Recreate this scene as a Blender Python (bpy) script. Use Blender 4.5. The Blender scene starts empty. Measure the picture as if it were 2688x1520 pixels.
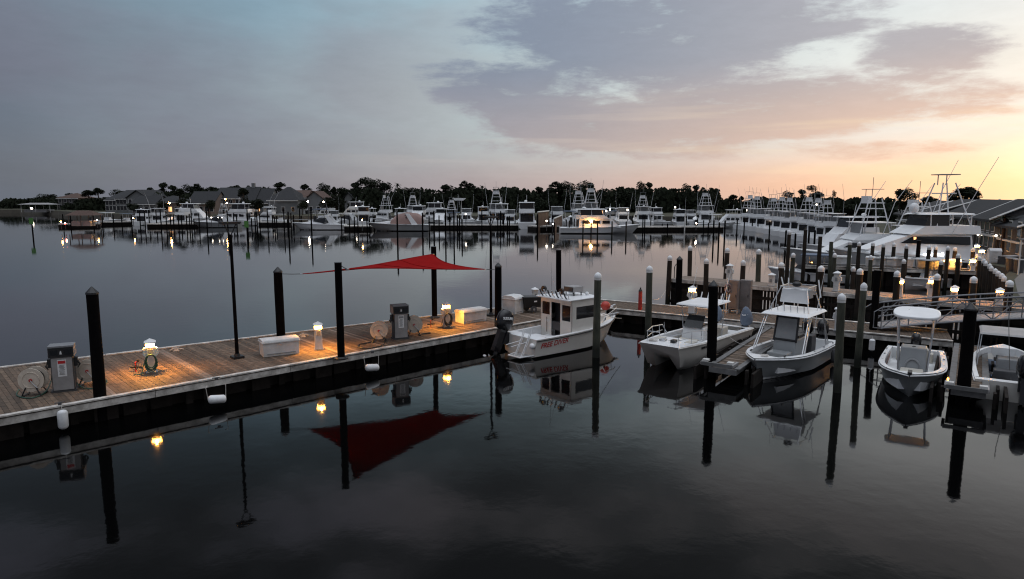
import bpy, math, random
from math import sin, cos, tan, pi, radians, sqrt, atan2, degrees
from mathutils import Vector, Matrix, noise
random.seed(7)
SC = bpy.context.scene
COL = SC.collection
# ------------------------------------------------------------------ camera
F = 1801.0; PITCH = radians(7.84); EYE = 7.5
_c, _s = cos(PITCH), sin(PITCH)
cam = bpy.data.cameras.new('camera'); camo = bpy.data.objects.new('camera', cam); COL.objects.link(camo)
camo.location = (0, 0, EYE); camo.rotation_euler = (pi/2 - PITCH, 0, 0)
cam.sensor_width = 36; cam.lens = F/2688*36; cam.clip_end = 6000; cam.clip_start = .1
SC.camera = camo
# ------------------------------------------------------------------ exposure
SC.view_settings.view_transform = 'Standard'; SC.view_settings.look = 'None'
SC.view_settings.exposure = 0.18; SC.view_settings.gamma = 1; SC.view_settings.use_curve_mapping = False
SC.render.engine = 'CYCLES'
SC.cycles.use_denoising = True; SC.cycles.filter_width = 1.15
SC.cycles.max_bounces = 6; SC.cycles.diffuse_bounces = 2; SC.cycles.glossy_bounces = 4
SC.cycles.sample_clamp_indirect = 4
SC.cycles.caustics_reflective = False; SC.cycles.caustics_refractive = False
# ------------------------------------------------------------------ sky (dusk, glow low in the east)
W = bpy.data.worlds.new('World'); SC.world = W; W.use_nodes = True
NT = W.node_tree; NT.nodes.clear()
def nn(t): return NT.nodes.new(t)
def lk(a, b): NT.links.new(a, b)
def mt(op, a, b=None, c=None, clamp=False):
    n = nn('ShaderNodeMath'); n.operation = op; n.use_clamp = clamp
    for i, v in enumerate((a, b, c)):
        if v is None: continue
        if isinstance(v, (int, float)): n.inputs[i].default_value = v
        else: lk(v, n.inputs[i])
    return n.outputs[0]
def rampn(fac, stops):
    n = nn('ShaderNodeValToRGB'); e = n.color_ramp.elements
    while len(e) < len(stops): e.new(0.5)
    for el, (p, col) in zip(e, sorted(stops)): el.position = p; el.color = (*col, 1)
    lk(fac, n.inputs[0]); return n.outputs[0]
def mixc(f, a, b):
    n = nn('ShaderNodeMix'); n.data_type = 'RGBA'
    if isinstance(f, (int, float)): n.inputs[0].default_value = f
    else: lk(f, n.inputs[0])
    for i, v in ((6, a), (7, b)):
        if isinstance(v, tuple): n.inputs[i].default_value = (*v, 1)
        else: lk(v, n.inputs[i])
    return n.outputs[2]
def sstep(v, lo, hi):
    n = nn('ShaderNodeMapRange'); n.interpolation_type = 'SMOOTHSTEP'; lk(v, n.inputs[0])
    n.inputs[1].default_value = lo; n.inputs[2].default_value = hi; return n.outputs[0]
def lin(r, g, b):
    return tuple((v/255/12.92 if v < 10.3 else ((v/255+.055)/1.055)**2.4) for v in (r, g, b))
tc = nn('ShaderNodeTexCoord'); sx = nn('ShaderNodeSeparateXYZ'); lk(tc.outputs['Generated'], sx.inputs[0])
AZ = mt('MULTIPLY', mt('ARCTAN2', sx.outputs[0], sx.outputs[1]), 180/pi)
EL = mt('MULTIPLY', mt('ARCSINE', sx.outputs[2]), 180/pi)
ELA = mt('ABSOLUTE', EL)
AZN = mt('ADD', mt('DIVIDE', AZ, 360), 0.5)
def A(d): return d/360+.5
r_h = rampn(AZN, [(A(-180), (.16,.17,.20)), (A(-60), lin(84,92,103)), (A(-36), lin(97,104,114)), (A(-20), lin(122,125,132)), (A(-6), lin(154,149,153)),
                  (A(5), lin(180,165,162)), (A(15), lin(204,174,160)), (A(24), lin(232,192,162)), (A(31), lin(246,208,168)), (A(37), lin(250,220,174)), (A(55), (.85,.66,.42)), (A(110), (.3,.27,.26)), (A(179), (.16,.17,.20))])
r_m = rampn(AZN, [(A(-180), (.16,.18,.22)), (A(-60), lin(86,97,113)), (A(-36), lin(97,107,122)), (A(-22), lin(130,142,153)), (A(-10), lin(156,170,177)),
                  (A(0), lin(176,193,197)), (A(14), lin(200,208,208)), (A(27), lin(218,222,219)), (A(36), lin(226,224,216)), (A(55), (.85,.80,.66)), (A(110), (.25,.27,.3)), (A(179), (.16,.18,.22))])
r_t = rampn(AZN, [(A(-180), (.15,.18,.23)), (A(-60), lin(98,113,130)), (A(-36), lin(108,122,136)), (A(-20), lin(122,148,164)), (A(-6), lin(154,180,192)),
                  (A(8), lin(182,202,210)), (A(24), lin(206,216,218)), (A(36), lin(214,219,220)), (A(60), lin(205,206,205)), (A(110), (.22,.26,.31)), (A(179), (.15,.18,.23))])
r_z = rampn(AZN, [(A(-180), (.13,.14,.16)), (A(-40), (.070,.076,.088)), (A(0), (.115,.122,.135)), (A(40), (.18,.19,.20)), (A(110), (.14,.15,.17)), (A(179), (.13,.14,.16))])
base = mixc(sstep(ELA, .3, 5.6), r_h, r_m)
base = mixc(sstep(ELA, 7.5, 15), base, r_t)
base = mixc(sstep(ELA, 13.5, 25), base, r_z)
base = mixc(sstep(ELA, 30, 72), base, (1.35,1.45,1.6))  # overhead sky out of view, raised above dusk brightness to light decks and boats
def blob(a, e, ra, re, tilt=0):
    da = mt('SUBTRACT', AZ, a); de = mt('SUBTRACT', mt('SUBTRACT', ELA, e), mt('MULTIPLY', da, tilt))
    d2 = mt('ADD', mt('POWER', mt('ABSOLUTE', mt('DIVIDE', da, ra)), 2), mt('POWER', mt('ABSOLUTE', mt('DIVIDE', de, re)), 2))
    return mt('SUBTRACT', 1, d2, clamp=True)
cv = nn('ShaderNodeCombineXYZ'); lk(mt('MULTIPLY', AZ, .09), cv.inputs[0]); lk(mt('MULTIPLY', ELA, .34), cv.inputs[1])
nz = nn('ShaderNodeTexNoise'); nz.inputs['Scale'].default_value = 1.5; nz.inputs['Detail'].default_value = 9; nz.inputs['Roughness'].default_value = .62
nz.inputs['Distortion'].default_value = .35; lk(cv.outputs[0], nz.inputs['Vector'])
cv2 = nn('ShaderNodeCombineXYZ'); lk(mt('MULTIPLY', AZ, .045), cv2.inputs[0]); lk(mt('MULTIPLY', ELA, .12), cv2.inputs[1]); cv2.inputs[2].default_value = 3.3
nz2 = nn('ShaderNodeTexNoise'); nz2.inputs['Scale'].default_value = 1.0; nz2.inputs['Detail'].default_value = 5; lk(cv2.outputs[0], nz2.inputs['Vector'])
NZ = mt('SUBTRACT', nz.outputs[0], .5)
# glow where the sun is about to rise
base = mixc(mt('MULTIPLY', blob(43, 2.6, 9.5, 2.4), .7), base, (1.08, .98, .68))
# broad soft lilac veil
veil = sstep(nz2.outputs[0], .42, .62)
base = mixc(mt('MULTIPLY', veil, mt('SUBTRACT', .48, mt('MULTIPLY', sstep(AZ, -14, 6), .30), clamp=True)), base, mixc(sstep(AZ, -25, 22), lin(112,112,128), lin(190,172,166)))
# the big cloud bank
B1 = mt('ADD', mt('MULTIPLY', blob(12.5, 12.0, 19, 5.6, -.03), 1.15), mt('MULTIPLY', blob(1.5, 7.2, 11.5, 3.0, -.22), 1.0))
B1 = mt('ADD', B1, blob(30.8, 9.7, 5.6, 2.2, -.05))
B1 = mt('ADD', B1, mt('MULTIPLY', blob(23, 6.4, 17, 2.3, 0), .95))
B1 = mt('ADD', B1, mt('MULTIPLY', blob(10, 4.6, 17, 2.6, 0), .75))
B1 = mt('ADD', B1, mt('MULTIPLY', blob(28, 3.2, 9, 1.0, .0), .55))
B1 = mt('SUBTRACT', B1, mt('MULTIPLY', blob(23, 9.9, 9, 1.5, .08), .42))
B1 = mt('SUBTRACT', B1, mt('MULTIPLY', blob(4.5, 8.3, 7, .9, .03), .28))
cv4 = nn('ShaderNodeCombineXYZ'); lk(mt('MULTIPLY', AZ, .30), cv4.inputs[0]); lk(mt('MULTIPLY', ELA, 1.0), cv4.inputs[1]); cv4.inputs[2].default_value = 5
nz4 = nn('ShaderNodeTexNoise'); nz4.inputs['Scale'].default_value = 1.4; nz4.inputs['Detail'].default_value = 10; nz4.inputs['Roughness'].default_value = .68; lk(cv4.outputs[0], nz4.inputs['Vector'])
N4 = mt('SUBTRACT', nz4.outputs[0], .5)
dens = mt('ADD', mt('ADD', mt('MINIMUM', B1, .95), mt('MULTIPLY', NZ, 1.7)), mt('MULTIPLY', N4, 1.1))
alpha = mt('MULTIPLY', sstep(dens, .14, .80), mt('MINIMUM', mt('MULTIPLY', B1, 2.6, clamp=True), .90))
ccol = mixc(sstep(ELA, 4, 11), mixc(sstep(AZ, -5, 32), lin(146,141,150), lin(204,176,162)), mixc(sstep(AZ, -2, 32), lin(116,126,146), lin(158,157,165)))
sky = mixc(alpha, base, ccol)
mv = nn('ShaderNodeVectorMath'); mv.operation = 'SCALE'; lk(sky, mv.inputs[0]); lk(mt('ADD', 1.0, mt('ADD', mt('MULTIPLY', N4, .16), mt('MULTIPLY', NZ, .16))), mv.inputs['Scale']); sky = mv.outputs[0]
# uneven high cloud, seen mostly mirrored in the water
hi_ = mt('MULTIPLY', sstep(ELA, 14, 19), mt('SUBTRACT', 1, sstep(ELA, 34, 44)))
hs_ = mt('ADD', .55, mt('MULTIPLY', sstep(nz2.outputs[0], .36, .62), .85))
vm = nn('ShaderNodeVectorMath'); vm.operation = 'SCALE'; lk(sky, vm.inputs[0]); lk(hs_, vm.inputs['Scale'])
sky = mixc(hi_, sky, vm.outputs[0])
# streaks near the horizon
cv3 = nn('ShaderNodeCombineXYZ'); lk(mt('MULTIPLY', AZ, .05), cv3.inputs[0]); lk(mt('MULTIPLY', ELA, .9), cv3.inputs[1]); cv3.inputs[2].default_value = 8
nz3 = nn('ShaderNodeTexNoise'); nz3.inputs['Scale'].default_value = .9; nz3.inputs['Detail'].default_value = 6; lk(cv3.outputs[0], nz3.inputs['Vector'])
stk = mt('MULTIPLY', sstep(nz3.outputs[0], .5, .66), mt('MULTIPLY', blob(16, 4.2, 34, 4.2), .32))
sky = mixc(stk, sky, mixc(sstep(AZ, 0, 34), lin(196,184,178), lin(250,226,180)))
ns = nn('ShaderNodeTexSky'); ns.sky_type = 'NISHITA'; ns.sun_disc = False; ns.sun_elevation = radians(1.5); ns.sun_rotation = radians(42)
addn = nn('ShaderNodeMix'); addn.data_type = 'RGBA'; addn.blend_type = 'ADD'; addn.inputs[0].default_value = .012
lk(sky, addn.inputs[6]); lk(ns.outputs[0], addn.inputs[7])
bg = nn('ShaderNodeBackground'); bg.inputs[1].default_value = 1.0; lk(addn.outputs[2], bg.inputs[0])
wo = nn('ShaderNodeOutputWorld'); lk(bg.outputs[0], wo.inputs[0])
sl = bpy.data.lights.new('sun', 'SUN'); sl.energy = .22; sl.angle = radians(14); sl.color = (1, .72, .42)
so = bpy.data.objects.new('sun', sl); COL.objects.link(so)
so.rotation_euler = Vector((-sin(radians(42))*cos(radians(3)), -cos(radians(42))*cos(radians(3)), -sin(radians(3)))).to_track_quat('-Z', 'Y').to_euler()

# ------------------------------------------------------------------ picture <-> place
def ray(px, py):
    a = (px-1344)/F; b = (760-py)/F
    return (a, _c+b*_s, -_s+b*_c)
def G(px, py, z=0.0):
    d = ray(px, py); t = (z-EYE)/d[2]
    return Vector((d[0]*t, d[1]*t, z))
def ZT(Y, py):
    b = (760-py)/F
    return EYE + Y*(b*_c-_s)/(_c+b*_s)
def XD(px, Y, z=0.0):
    return (px-1344)/F*(Y*_c-(z-EYE)*_s)
# ------------------------------------------------------------------ materials
def mat(name, col, rough=.6, metal=0, var=0.0, scale=4, bump=0, emis=None, es=0, spec=None, stretch=None, dirt=None, tide=False):
    m = bpy.data.materials.new(name); m.use_nodes = True; nt = m.node_tree; p = nt.nodes['Principled BSDF']
    p.inputs['Base Color'].default_value = (*col, 1); p.inputs['Roughness'].default_value = rough; p.inputs['Metallic'].default_value = metal
    if spec is not None: p.inputs['Specular IOR Level'].default_value = spec
    if emis: p.inputs['Emission Color'].default_value = (*emis, 1); p.inputs['Emission Strength'].default_value = es
    if var or bump:
        t = nt.nodes.new('ShaderNodeTexCoord'); mp = nt.nodes.new('ShaderNodeMapping'); nt.links.new(t.outputs['Object'], mp.inputs[0])
        if stretch: mp.inputs['Scale'].default_value = stretch
        n = nt.nodes.new('ShaderNodeTexNoise'); n.inputs['Scale'].default_value = scale; n.inputs['Detail'].default_value = 6; n.inputs['Roughness'].default_value = .65
        nt.links.new(mp.outputs[0], n.inputs['Vector'])
        oi = nt.nodes.new('ShaderNodeObjectInfo')
        if var:
            r = nt.nodes.new('ShaderNodeValToRGB'); nt.links.new(n.outputs[0], r.inputs[0])
            d = dirt or tuple(c*(1-var) for c in col)
            r.color_ramp.elements[0].position = .3; r.color_ramp.elements[0].color = (*d, 1)
            r.color_ramp.elements[1].position = .65; r.color_ramp.elements[1].color = (*[min(1, c*(1+var*.5)) for c in col], 1)
            hs = nt.nodes.new('ShaderNodeHueSaturation'); nt.links.new(r.outputs[0], hs.inputs['Color'])
            mr = nt.nodes.new('ShaderNodeMapRange'); nt.links.new(oi.outputs['Random'], mr.inputs[0])
            mr.inputs[3].default_value = 1-var*.6; mr.inputs[4].default_value = 1+var*.5
            nt.links.new(mr.outputs[0], hs.inputs['Value']); nt.links.new(hs.outputs[0], p.inputs['Base Color'])
        if tide:
            sz = nt.nodes.new('ShaderNodeSeparateXYZ'); nt.links.new(t.outputs['Object'], sz.inputs[0])
            ma = nt.nodes.new('ShaderNodeMath'); ma.operation = 'MULTIPLY_ADD'; nt.links.new(n.outputs[0], ma.inputs[0]); ma.inputs[1].default_value = -.7; nt.links.new(sz.outputs[2], ma.inputs[2])
            mr2 = nt.nodes.new('ShaderNodeMapRange'); nt.links.new(ma.outputs[0], mr2.inputs[0]); mr2.inputs[1].default_value = .02; mr2.inputs[2].default_value = .5
            mc = nt.nodes.new('ShaderNodeMix'); mc.data_type = 'RGBA'; nt.links.new(mr2.outputs[0], mc.inputs[0]); mc.inputs[6].default_value = (.010,.012,.008,1)
            nt.links.new(hs.outputs[0], mc.inputs[7]); nt.links.new(mc.outputs[2], p.inputs['Base Color'])
        if bump:
            b = nt.nodes.new('ShaderNodeBump'); b.inputs['Strength'].default_value = bump; b.inputs['Distance'].default_value = .02
            nt.links.new(n.outputs[0], b.inputs['Height']); nt.links.new(b.outputs[0], p.inputs['Normal'])
    return m
M = {}
M['plank'] = mat('weathered_deck_wood', (.130,.090,.062), .8, var=.6, scale=5, bump=.5, stretch=(1,1,1))
M['plank2'] = mat('pale_deck_wood', (.25,.19,.15), .8, var=.3, scale=3, bump=.3)
M['fascia'] = mat('pale_fascia_board', (.68,.65,.61), .65, var=.28, scale=2.2, bump=.3, dirt=(.22,.20,.18))
M['wharf'] = mat('dark_timber_and_shade', (.022,.018,.016), .85, var=.5, scale=3, bump=.4, spec=.2)  # dark timber, also the stand-in for shadow under the dock decks
M['pile'] = mat('black_pile', (.005,.0045,.005), .75, var=.3, scale=3, bump=.3, spec=.03)
M['gpile'] = mat('green_brown_timber_pile', (.060,.062,.045), .85, var=.55, scale=4, bump=.6, stretch=(1,1,.25), dirt=(.02,.022,.016), tide=True)
M['bpile'] = mat('brown_timber_pile', (.040,.032,.026), .85, var=.5, scale=4, bump=.6, stretch=(1,1,.25), spec=.2, tide=True)
M['cap'] = mat('white_pile_cap', (.80,.81,.82), .5, var=.1, scale=6)
M['white'] = mat('white_gelcoat', (.86,.87,.88), .28, var=.07, scale=1.2)
M['boxwhite'] = mat('dock_box_fibreglass', (.72,.73,.74), .45, var=.08, scale=2, dirt=(.55,.54,.52))
M['cream'] = mat('cream_gelcoat', (.76,.73,.68), .3, var=.08, scale=1.5)
M['boatgrey'] = mat('pale_grey_hull', (.29,.305,.315), .3, var=.12, scale=1.2)
M['navy'] = mat('dark_navy_hull', (.02,.026,.045), .25)
M['black'] = mat('black_plastic', (.012,.012,.014), .4)
M['glossblack'] = mat('black_cowling', (.010,.010,.013), .22)
M['glass'] = mat('dark_tinted_window', (.012,.013,.016), .08)
M['glassr'] = mat('dark_red_window', (.025,.010,.010), .1)
M['steel'] = mat('stainless_tube', (.62,.63,.65), .28, metal=.85)
M['alu'] = mat('dull_aluminium', (.24,.245,.26), .6, metal=.4, var=.1, scale=3)
M['pipe'] = mat('pale_tower_pipe', (.70,.71,.73), .35)
M['panel'] = mat('brushed_panel', (.34,.33,.33), .6, metal=0, var=.2, scale=2)
M['grey'] = mat('mid_grey', (.28,.29,.30), .6, var=.1)
M['floatgrey'] = mat('weathered_float_edge', (.15,.15,.15), .7, var=.3, scale=3)
M['dkgrey'] = mat('dark_grey', (.06,.06,.065), .6)
M['red'] = mat('red_shade_cloth', (.27,.007,.007), 1.0, var=.10, scale=2, spec=.05)
M['redpaint'] = mat('red_paint', (.42,.03,.025), .5, var=.2)
M['hose'] = mat('dark_green_hose', (.03,.09,.065), .5)
M['bhose'] = mat('black_hose', (.03,.028,.028), .5)
M['beige'] = mat('beige_reel_disc', (.66,.58,.49), .6, var=.18, scale=5)
M['tan'] = mat('tan_canvas', (.30,.20,.18), .9, var=.15, scale=3)
M['bluecanvas'] = mat('blue_grey_canvas', (.16,.20,.27), .9, var=.12)
M['seat'] = mat('cream_vinyl', (.55,.52,.46), .6)
M['roof'] = mat('dark_shingle_roof', (.028,.029,.032), .9, var=.3, scale=2)
M['roofbrown'] = mat('brown_shingle_roof', (.10,.062,.050), .9, var=.3, scale=2)
M['wall'] = mat('pale_siding', (.20,.205,.21), .8, var=.10, scale=.8)
M['wallpink'] = mat('warm_pale_siding', (.28,.22,.19), .8, var=.10, scale=.8)
M['brick'] = mat('grey_brown_wall', (.10,.095,.095), .9, var=.2, scale=2)
M['trim'] = mat('white_trim', (.68,.67,.65), .6)
M['leaf'] = mat('dark_foliage', (.022,.028,.017), .9, var=.5, scale=.6, spec=.15)
M['bark'] = mat('pine_bark', (.07,.05,.04), .9, var=.4)
M['lawn'] = mat('dry_lawn', (.060,.058,.035), .95, var=.4, scale=.4, bump=.3)
M['path'] = mat('concrete_path', (.20,.19,.18), .9, var=.15, scale=.5)
M['wcab'] = mat('weathered_cabinet_panel', (.22,.19,.18), .7, var=.35, scale=1.6)
M['brownwood'] = mat('brown_fence_wood', (.20,.12,.08), .85, var=.3, scale=2)
M['text_red'] = mat('red_lettering', (.50,.015,.02), .5)
M['text_white'] = mat('white_lettering', (.8,.8,.8), .5)
M['sand'] = mat('shore_bank', (.08,.07,.055), .95, var=.3, scale=.5)
M['buoyred'] = mat('red_buoy_skin', (.50,.05,.035), .45)
M['lensW'] = mat('warm_lamp_lens', (1,.8,.5), .5, emis=(1,.37,.045), es=70)
M['lensF'] = mat('distant_warm_lamp_lens', (1,.8,.5), .5, emis=(1,.42,.07), es=120)
M['lensY'] = mat('amber_lamp_glow', (1,.7,.3), .5, emis=(1,.47,.07), es=7)
M['flood'] = mat('floodlight_lens', (1,.9,.8), .5, emis=(1,.80,.62), es=110)
M['floodo'] = mat('amber_floodlight_lens', (1,.7,.3), .5, emis=(1,.45,.12), es=130)
M['floodr'] = mat('red_beacon_lens', (1,.2,.1), .5, emis=(1,.10,.06), es=160)
M['dot'] = mat('small_lamp_lens', (1,.9,.8), .5, emis=(1,.86,.7), es=7)
M['litglass'] = mat('lit_window', (1,.7,.4), .5, emis=(1,.46,.18), es=1.6)
M['sign'] = mat('lit_white_nameboard', (1,1,1), .5, emis=(.93,.96,1), es=2.6)
M['dkred'] = mat('dark_red_flag', (.28,.02,.03), .8)
M['green'] = mat('green_marker', (.10,.26,.06), .6)
M['net'] = mat('blue_tarp', (.07,.10,.16), .7)

# water
wm = bpy.data.materials.new('harbour_water'); wm.use_nodes = True; nt = wm.node_tree; nt.nodes.clear()
o = nt.nodes.new('ShaderNodeOutputMaterial'); mx = nt.nodes.new('ShaderNodeMixShader')
df = nt.nodes.new('ShaderNodeBsdfDiffuse'); df.inputs[0].default_value = (.0016,.0017,.0018,1)
gl = nt.nodes.new('ShaderNodeBsdfGlossy'); gl.inputs['Roughness'].default_value = .04; gl.inputs[0].default_value = (.98,.98,.98,1)
fr = nt.nodes.new('ShaderNodeFresnel'); fr.inputs[0].default_value = 1.36
tcn = nt.nodes.new('ShaderNodeTexCoord')
n1 = nt.nodes.new('ShaderNodeTexNoise'); n1.inputs['Scale'].default_value = 1.6; n1.inputs['Detail'].default_value = 3; nt.links.new(tcn.outputs['Object'], n1.inputs['Vector'])
n2 = nt.nodes.new('ShaderNodeTexNoise'); n2.inputs['Scale'].default_value = .22; n2.inputs['Detail'].default_value = 2; nt.links.new(tcn.outputs['Object'], n2.inputs['Vector'])
ad = nt.nodes.new('ShaderNodeMath'); ad.operation = 'MULTIPLY_ADD'; nt.links.new(n2.outputs[0], ad.inputs[0]); ad.inputs[1].default_value = 2.0; nt.links.new(n1.outputs[0], ad.inputs[2])
bp = nt.nodes.new('ShaderNodeBump'); n3 = nt.nodes.new('ShaderNodeTexNoise'); n3.inputs['Scale'].default_value = .07; n3.inputs['Detail'].default_value = 3; nt.links.new(tcn.outputs['Object'], n3.inputs['Vector']); m3 = nt.nodes.new('ShaderNodeMapRange'); nt.links.new(n3.outputs[0], m3.inputs[0]); m3.inputs[1].default_value = .38; m3.inputs[2].default_value = .62; m3.inputs[3].default_value = .05; m3.inputs[4].default_value = .13; nt.links.new(m3.outputs[0], bp.inputs['Strength']); bp.inputs['Distance'].default_value = .030; nt.links.new(ad.outputs[0], bp.inputs['Height'])
nt.links.new(bp.outputs[0], gl.inputs['Normal']); nt.links.new(bp.outputs[0], fr.inputs['Normal'])
pw = nt.nodes.new('ShaderNodeMath'); pw.operation = 'POWER'; pw.inputs[1].default_value = .93; nt.links.new(fr.outputs[0], pw.inputs[0]); nt.links.new(pw.outputs[0], mx.inputs[0]); nt.links.new(df.outputs[0], mx.inputs[1]); nt.links.new(gl.outputs[0], mx.inputs[2]); nt.links.new(mx.outputs[0], o.inputs[0])
M['water'] = wm

# ------------------------------------------------------------------ mesh helpers
class MB:
    def __init__(s): s.v = []; s.f = []; s.sm = False
    def add(s, vs, fs):
        n = len(s.v); s.v += [tuple(v) for v in vs]; s.f += [tuple(i+n for i in f) for f in fs]; return s
    def bx(s, x0, x1, y0, y1, z0, z1):
        return s.add([(x0,y0,z0),(x1,y0,z0),(x1,y1,z0),(x0,y1,z0),(x0,y0,z1),(x1,y0,z1),(x1,y1,z1),(x0,y1,z1)],
                     [(3,2,1,0),(4,5,6,7),(0,1,5,4),(1,2,6,5),(2,3,7,6),(3,0,4,7)])
    def hexa(s, lo, hi):   # lo, hi: 4 points each, same winding
        return s.add(list(lo)+list(hi), [(3,2,1,0),(4,5,6,7),(0,1,5,4),(1,2,6,5),(2,3,7,6),(3,0,4,7)])
    def tp(s, x0, x1, y0, y1, z0, z1, ix0=0, ix1=0, iy=0):   # tapered box
        return s.hexa([(x0,y0,z0),(x1,y0,z0),(x1,y1,z0),(x0,y1,z0)], [(x0+ix0,y0+iy,z1),(x1-ix1,y0+iy,z1),(x1-ix1,y1-iy,z1),(x0+ix0,y1-iy,z1)])
    def cyl(s, x, y, z0, z1, r0, r1=None, n=12):
        r1 = r0 if r1 is None else r1
        vs = [(x+r0*cos(2*pi*i/n), y+r0*sin(2*pi*i/n), z0) for i in range(n)]+[(x+r1*cos(2*pi*i/n), y+r1*sin(2*pi*i/n), z1) for i in range(n)]
        return s.add(vs, [tuple(range(n-1,-1,-1)), tuple(range(n,2*n))]+[(i,(i+1)%n,n+(i+1)%n,n+i) for i in range(n)])
    def disc(s, c, ax, r, t, n=20):   # cylinder round an arbitrary axis
        c = Vector(c); ax = Vector(ax).normalized()
        return s.tube([c-ax*t/2, c+ax*t/2], r, n)
    def tube(s, pts, r, n=6, closed=False):
        pts = [Vector(p) for p in pts]; L = len(pts); rs = r if isinstance(r, (list, tuple)) else [r]*L
        vs = []; up = Vector((.13,.07,1)).normalized()
        for i, p in enumerate(pts):
            a = pts[i-1] if (i or closed) else p; b = pts[(i+1) % L] if (i < L-1 or closed) else p
            d = (b-a).normalized(); u = d.cross(up)
            if u.length < .05: u = d.cross(Vector((1,0,0)))
            u.normalize(); w = d.cross(u)
            vs += [p+(u*cos(2*pi*k/n)+w*sin(2*pi*k/n))*rs[i] for k in range(n)]
        fs = [(i*n+k, i*n+(k+1)%n, ((i+1)%L)*n+(k+1)%n, ((i+1)%L)*n+k) for i in range(L if closed else L-1) for k in range(n)]
        if not closed: fs += [tuple(range(n-1,-1,-1)), tuple((L-1)*n+k for k in range(n))]
        return s.add(vs, fs)
    def rev(s, prof, n=16, x=0, y=0, z=0):   # profile (r,z)
        vs = [(x+r*cos(2*pi*i/n), y+r*sin(2*pi*i/n), z+h) for r, h in prof for i in range(n)]; L = len(prof)
        return s.add(vs, [(j*n+i, j*n+(i+1)%n, (j+1)*n+(i+1)%n, (j+1)*n+i) for j in range(L-1) for i in range(n)]+[tuple(range(n-1,-1,-1)), tuple((L-1)*n+i for i in range(n))])
    def ell(s, c, r, n=12, m=7):
        vs = []; 
        for j in range(m+1):
            t = pi*j/m; rr = max(sin(t), 1e-3)
            vs += [(c[0]+r[0]*rr*cos(2*pi*i/n), c[1]+r[1]*rr*sin(2*pi*i/n), c[2]-r[2]*cos(t)) for i in range(n)]
        return s.add(vs, [(j*n+i, j*n+(i+1)%n, (j+1)*n+(i+1)%n, (j+1)*n+i) for j in range(m) for i in range(n)])
    def prism(s, poly, d, ax='y', at=0.0):   # poly of 2D points in the plane across ax, extruded by d
        def P(a, b, h): return (a,h,b) if ax == 'y' else ((a,b,h) if ax == 'z' else (h,a,b))
        n = len(poly)
        return s.add([P(a,b,at) for a,b in poly]+[P(a,b,at+d) for a,b in poly], [tuple(range(n-1,-1,-1)), tuple(range(n,2*n))]+[(i,(i+1)%n,n+(i+1)%n,n+i) for i in range(n)])
    def mesh(s, name, m, smooth=False):
        me = bpy.data.meshes.new(name); me.from_pydata(s.v, [], s.f); me.update()
        me.materials.append(m if not isinstance(m, str) else M[m])
        if smooth:
            me.polygons.foreach_set('use_smooth', [True]*len(me.polygons))
        return me
    def build(s, name, m, parent=None, smooth=False, bevel=0, kind=None, label=None):
        ob = bpy.data.objects.new(name, s.mesh(name, m, smooth)); COL.objects.link(ob)
        if parent is not None: ob.parent = parent
        if smooth:
            md = ob.modifiers.new('split', 'EDGE_SPLIT'); md.split_angle = radians(42)
        if bevel:
            b = ob.modifiers.new('bevel', 'BEVEL'); b.width = bevel; b.segments = 2; b.limit_method = 'ANGLE'
        if kind: ob['kind'] = kind
        if label: ob['label'] = label
        return ob
def tag(o, label=None, cat=None, group=None, kind=None):
    if label: o['label'] = label
    if cat: o['category'] = cat
    if group: o['group'] = group
    if kind: o['kind'] = kind
    return o
def thing(name, label, cat, loc=(0,0,0), rz=0, group=None, scale=1):
    o = bpy.data.objects.new(name, None); COL.objects.link(o); o.empty_display_size = .2
    o.location = loc; o.rotation_euler = (0,0,rz); o.scale = (scale,)*3
    return tag(o, label, cat, group)
def place(o, loc, rz=0, scale=1, label=None, group=None):
    o.location = loc; o.rotation_euler = (0,0,rz); o.scale = (scale,)*3
    return tag(o, label, None, group)
def children(o): return [c for c in KIDS.get(o.name, [])]
def copy_tree(o, parent=None):
    c = o.copy(); COL.objects.link(c)
    if parent is not None: c.parent = parent
    for ch in list(o.children): copy_tree(ch, c)
    return c
class Proto:
    """first use returns the prototype itself, later uses a copy of it and all its parts"""
    def __init__(s, o): s.o = o; s.used = False
    def get(s, loc, rz=0, scale=1, label=None, group=None):
        o = s.o if not s.used else copy_tree(s.o); s.used = True
        return place(o, loc, rz, scale, label, group)
def text_mesh(name, body, size, m, parent, mtx, extrude=.004, shear=0):
    c = bpy.data.curves.new(name, 'FONT'); c.body = body; c.size = size; c.extrude = extrude; c.shear = shear; c.offset = size*.012
    t = bpy.data.objects.new(name, c); COL.objects.link(t)
    dg = bpy.context.evaluated_depsgraph_get(); me = bpy.data.meshes.new_from_object(t.evaluated_get(dg))
    COL.objects.unlink(t); bpy.data.objects.remove(t)
    me.materials.clear(); me.materials.append(M[m]); ob = bpy.data.objects.new(name, me); COL.objects.link(ob)
    ob.parent = parent; ob.matrix_local = mtx; return ob
def lerp(a, b, t): return a+(b-a)*t
# ================================================================== SETTING
def sheet(name, pts, m, kind='structure'):
    b = MB(); b.add(pts, [tuple(range(len(pts)))]); o = b.build(name, m); o['kind'] = kind; return o
sheet('water', [(-900,-60,0),(900,-60,0),(900,352,0),(-900,352,0)], 'water')
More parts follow.
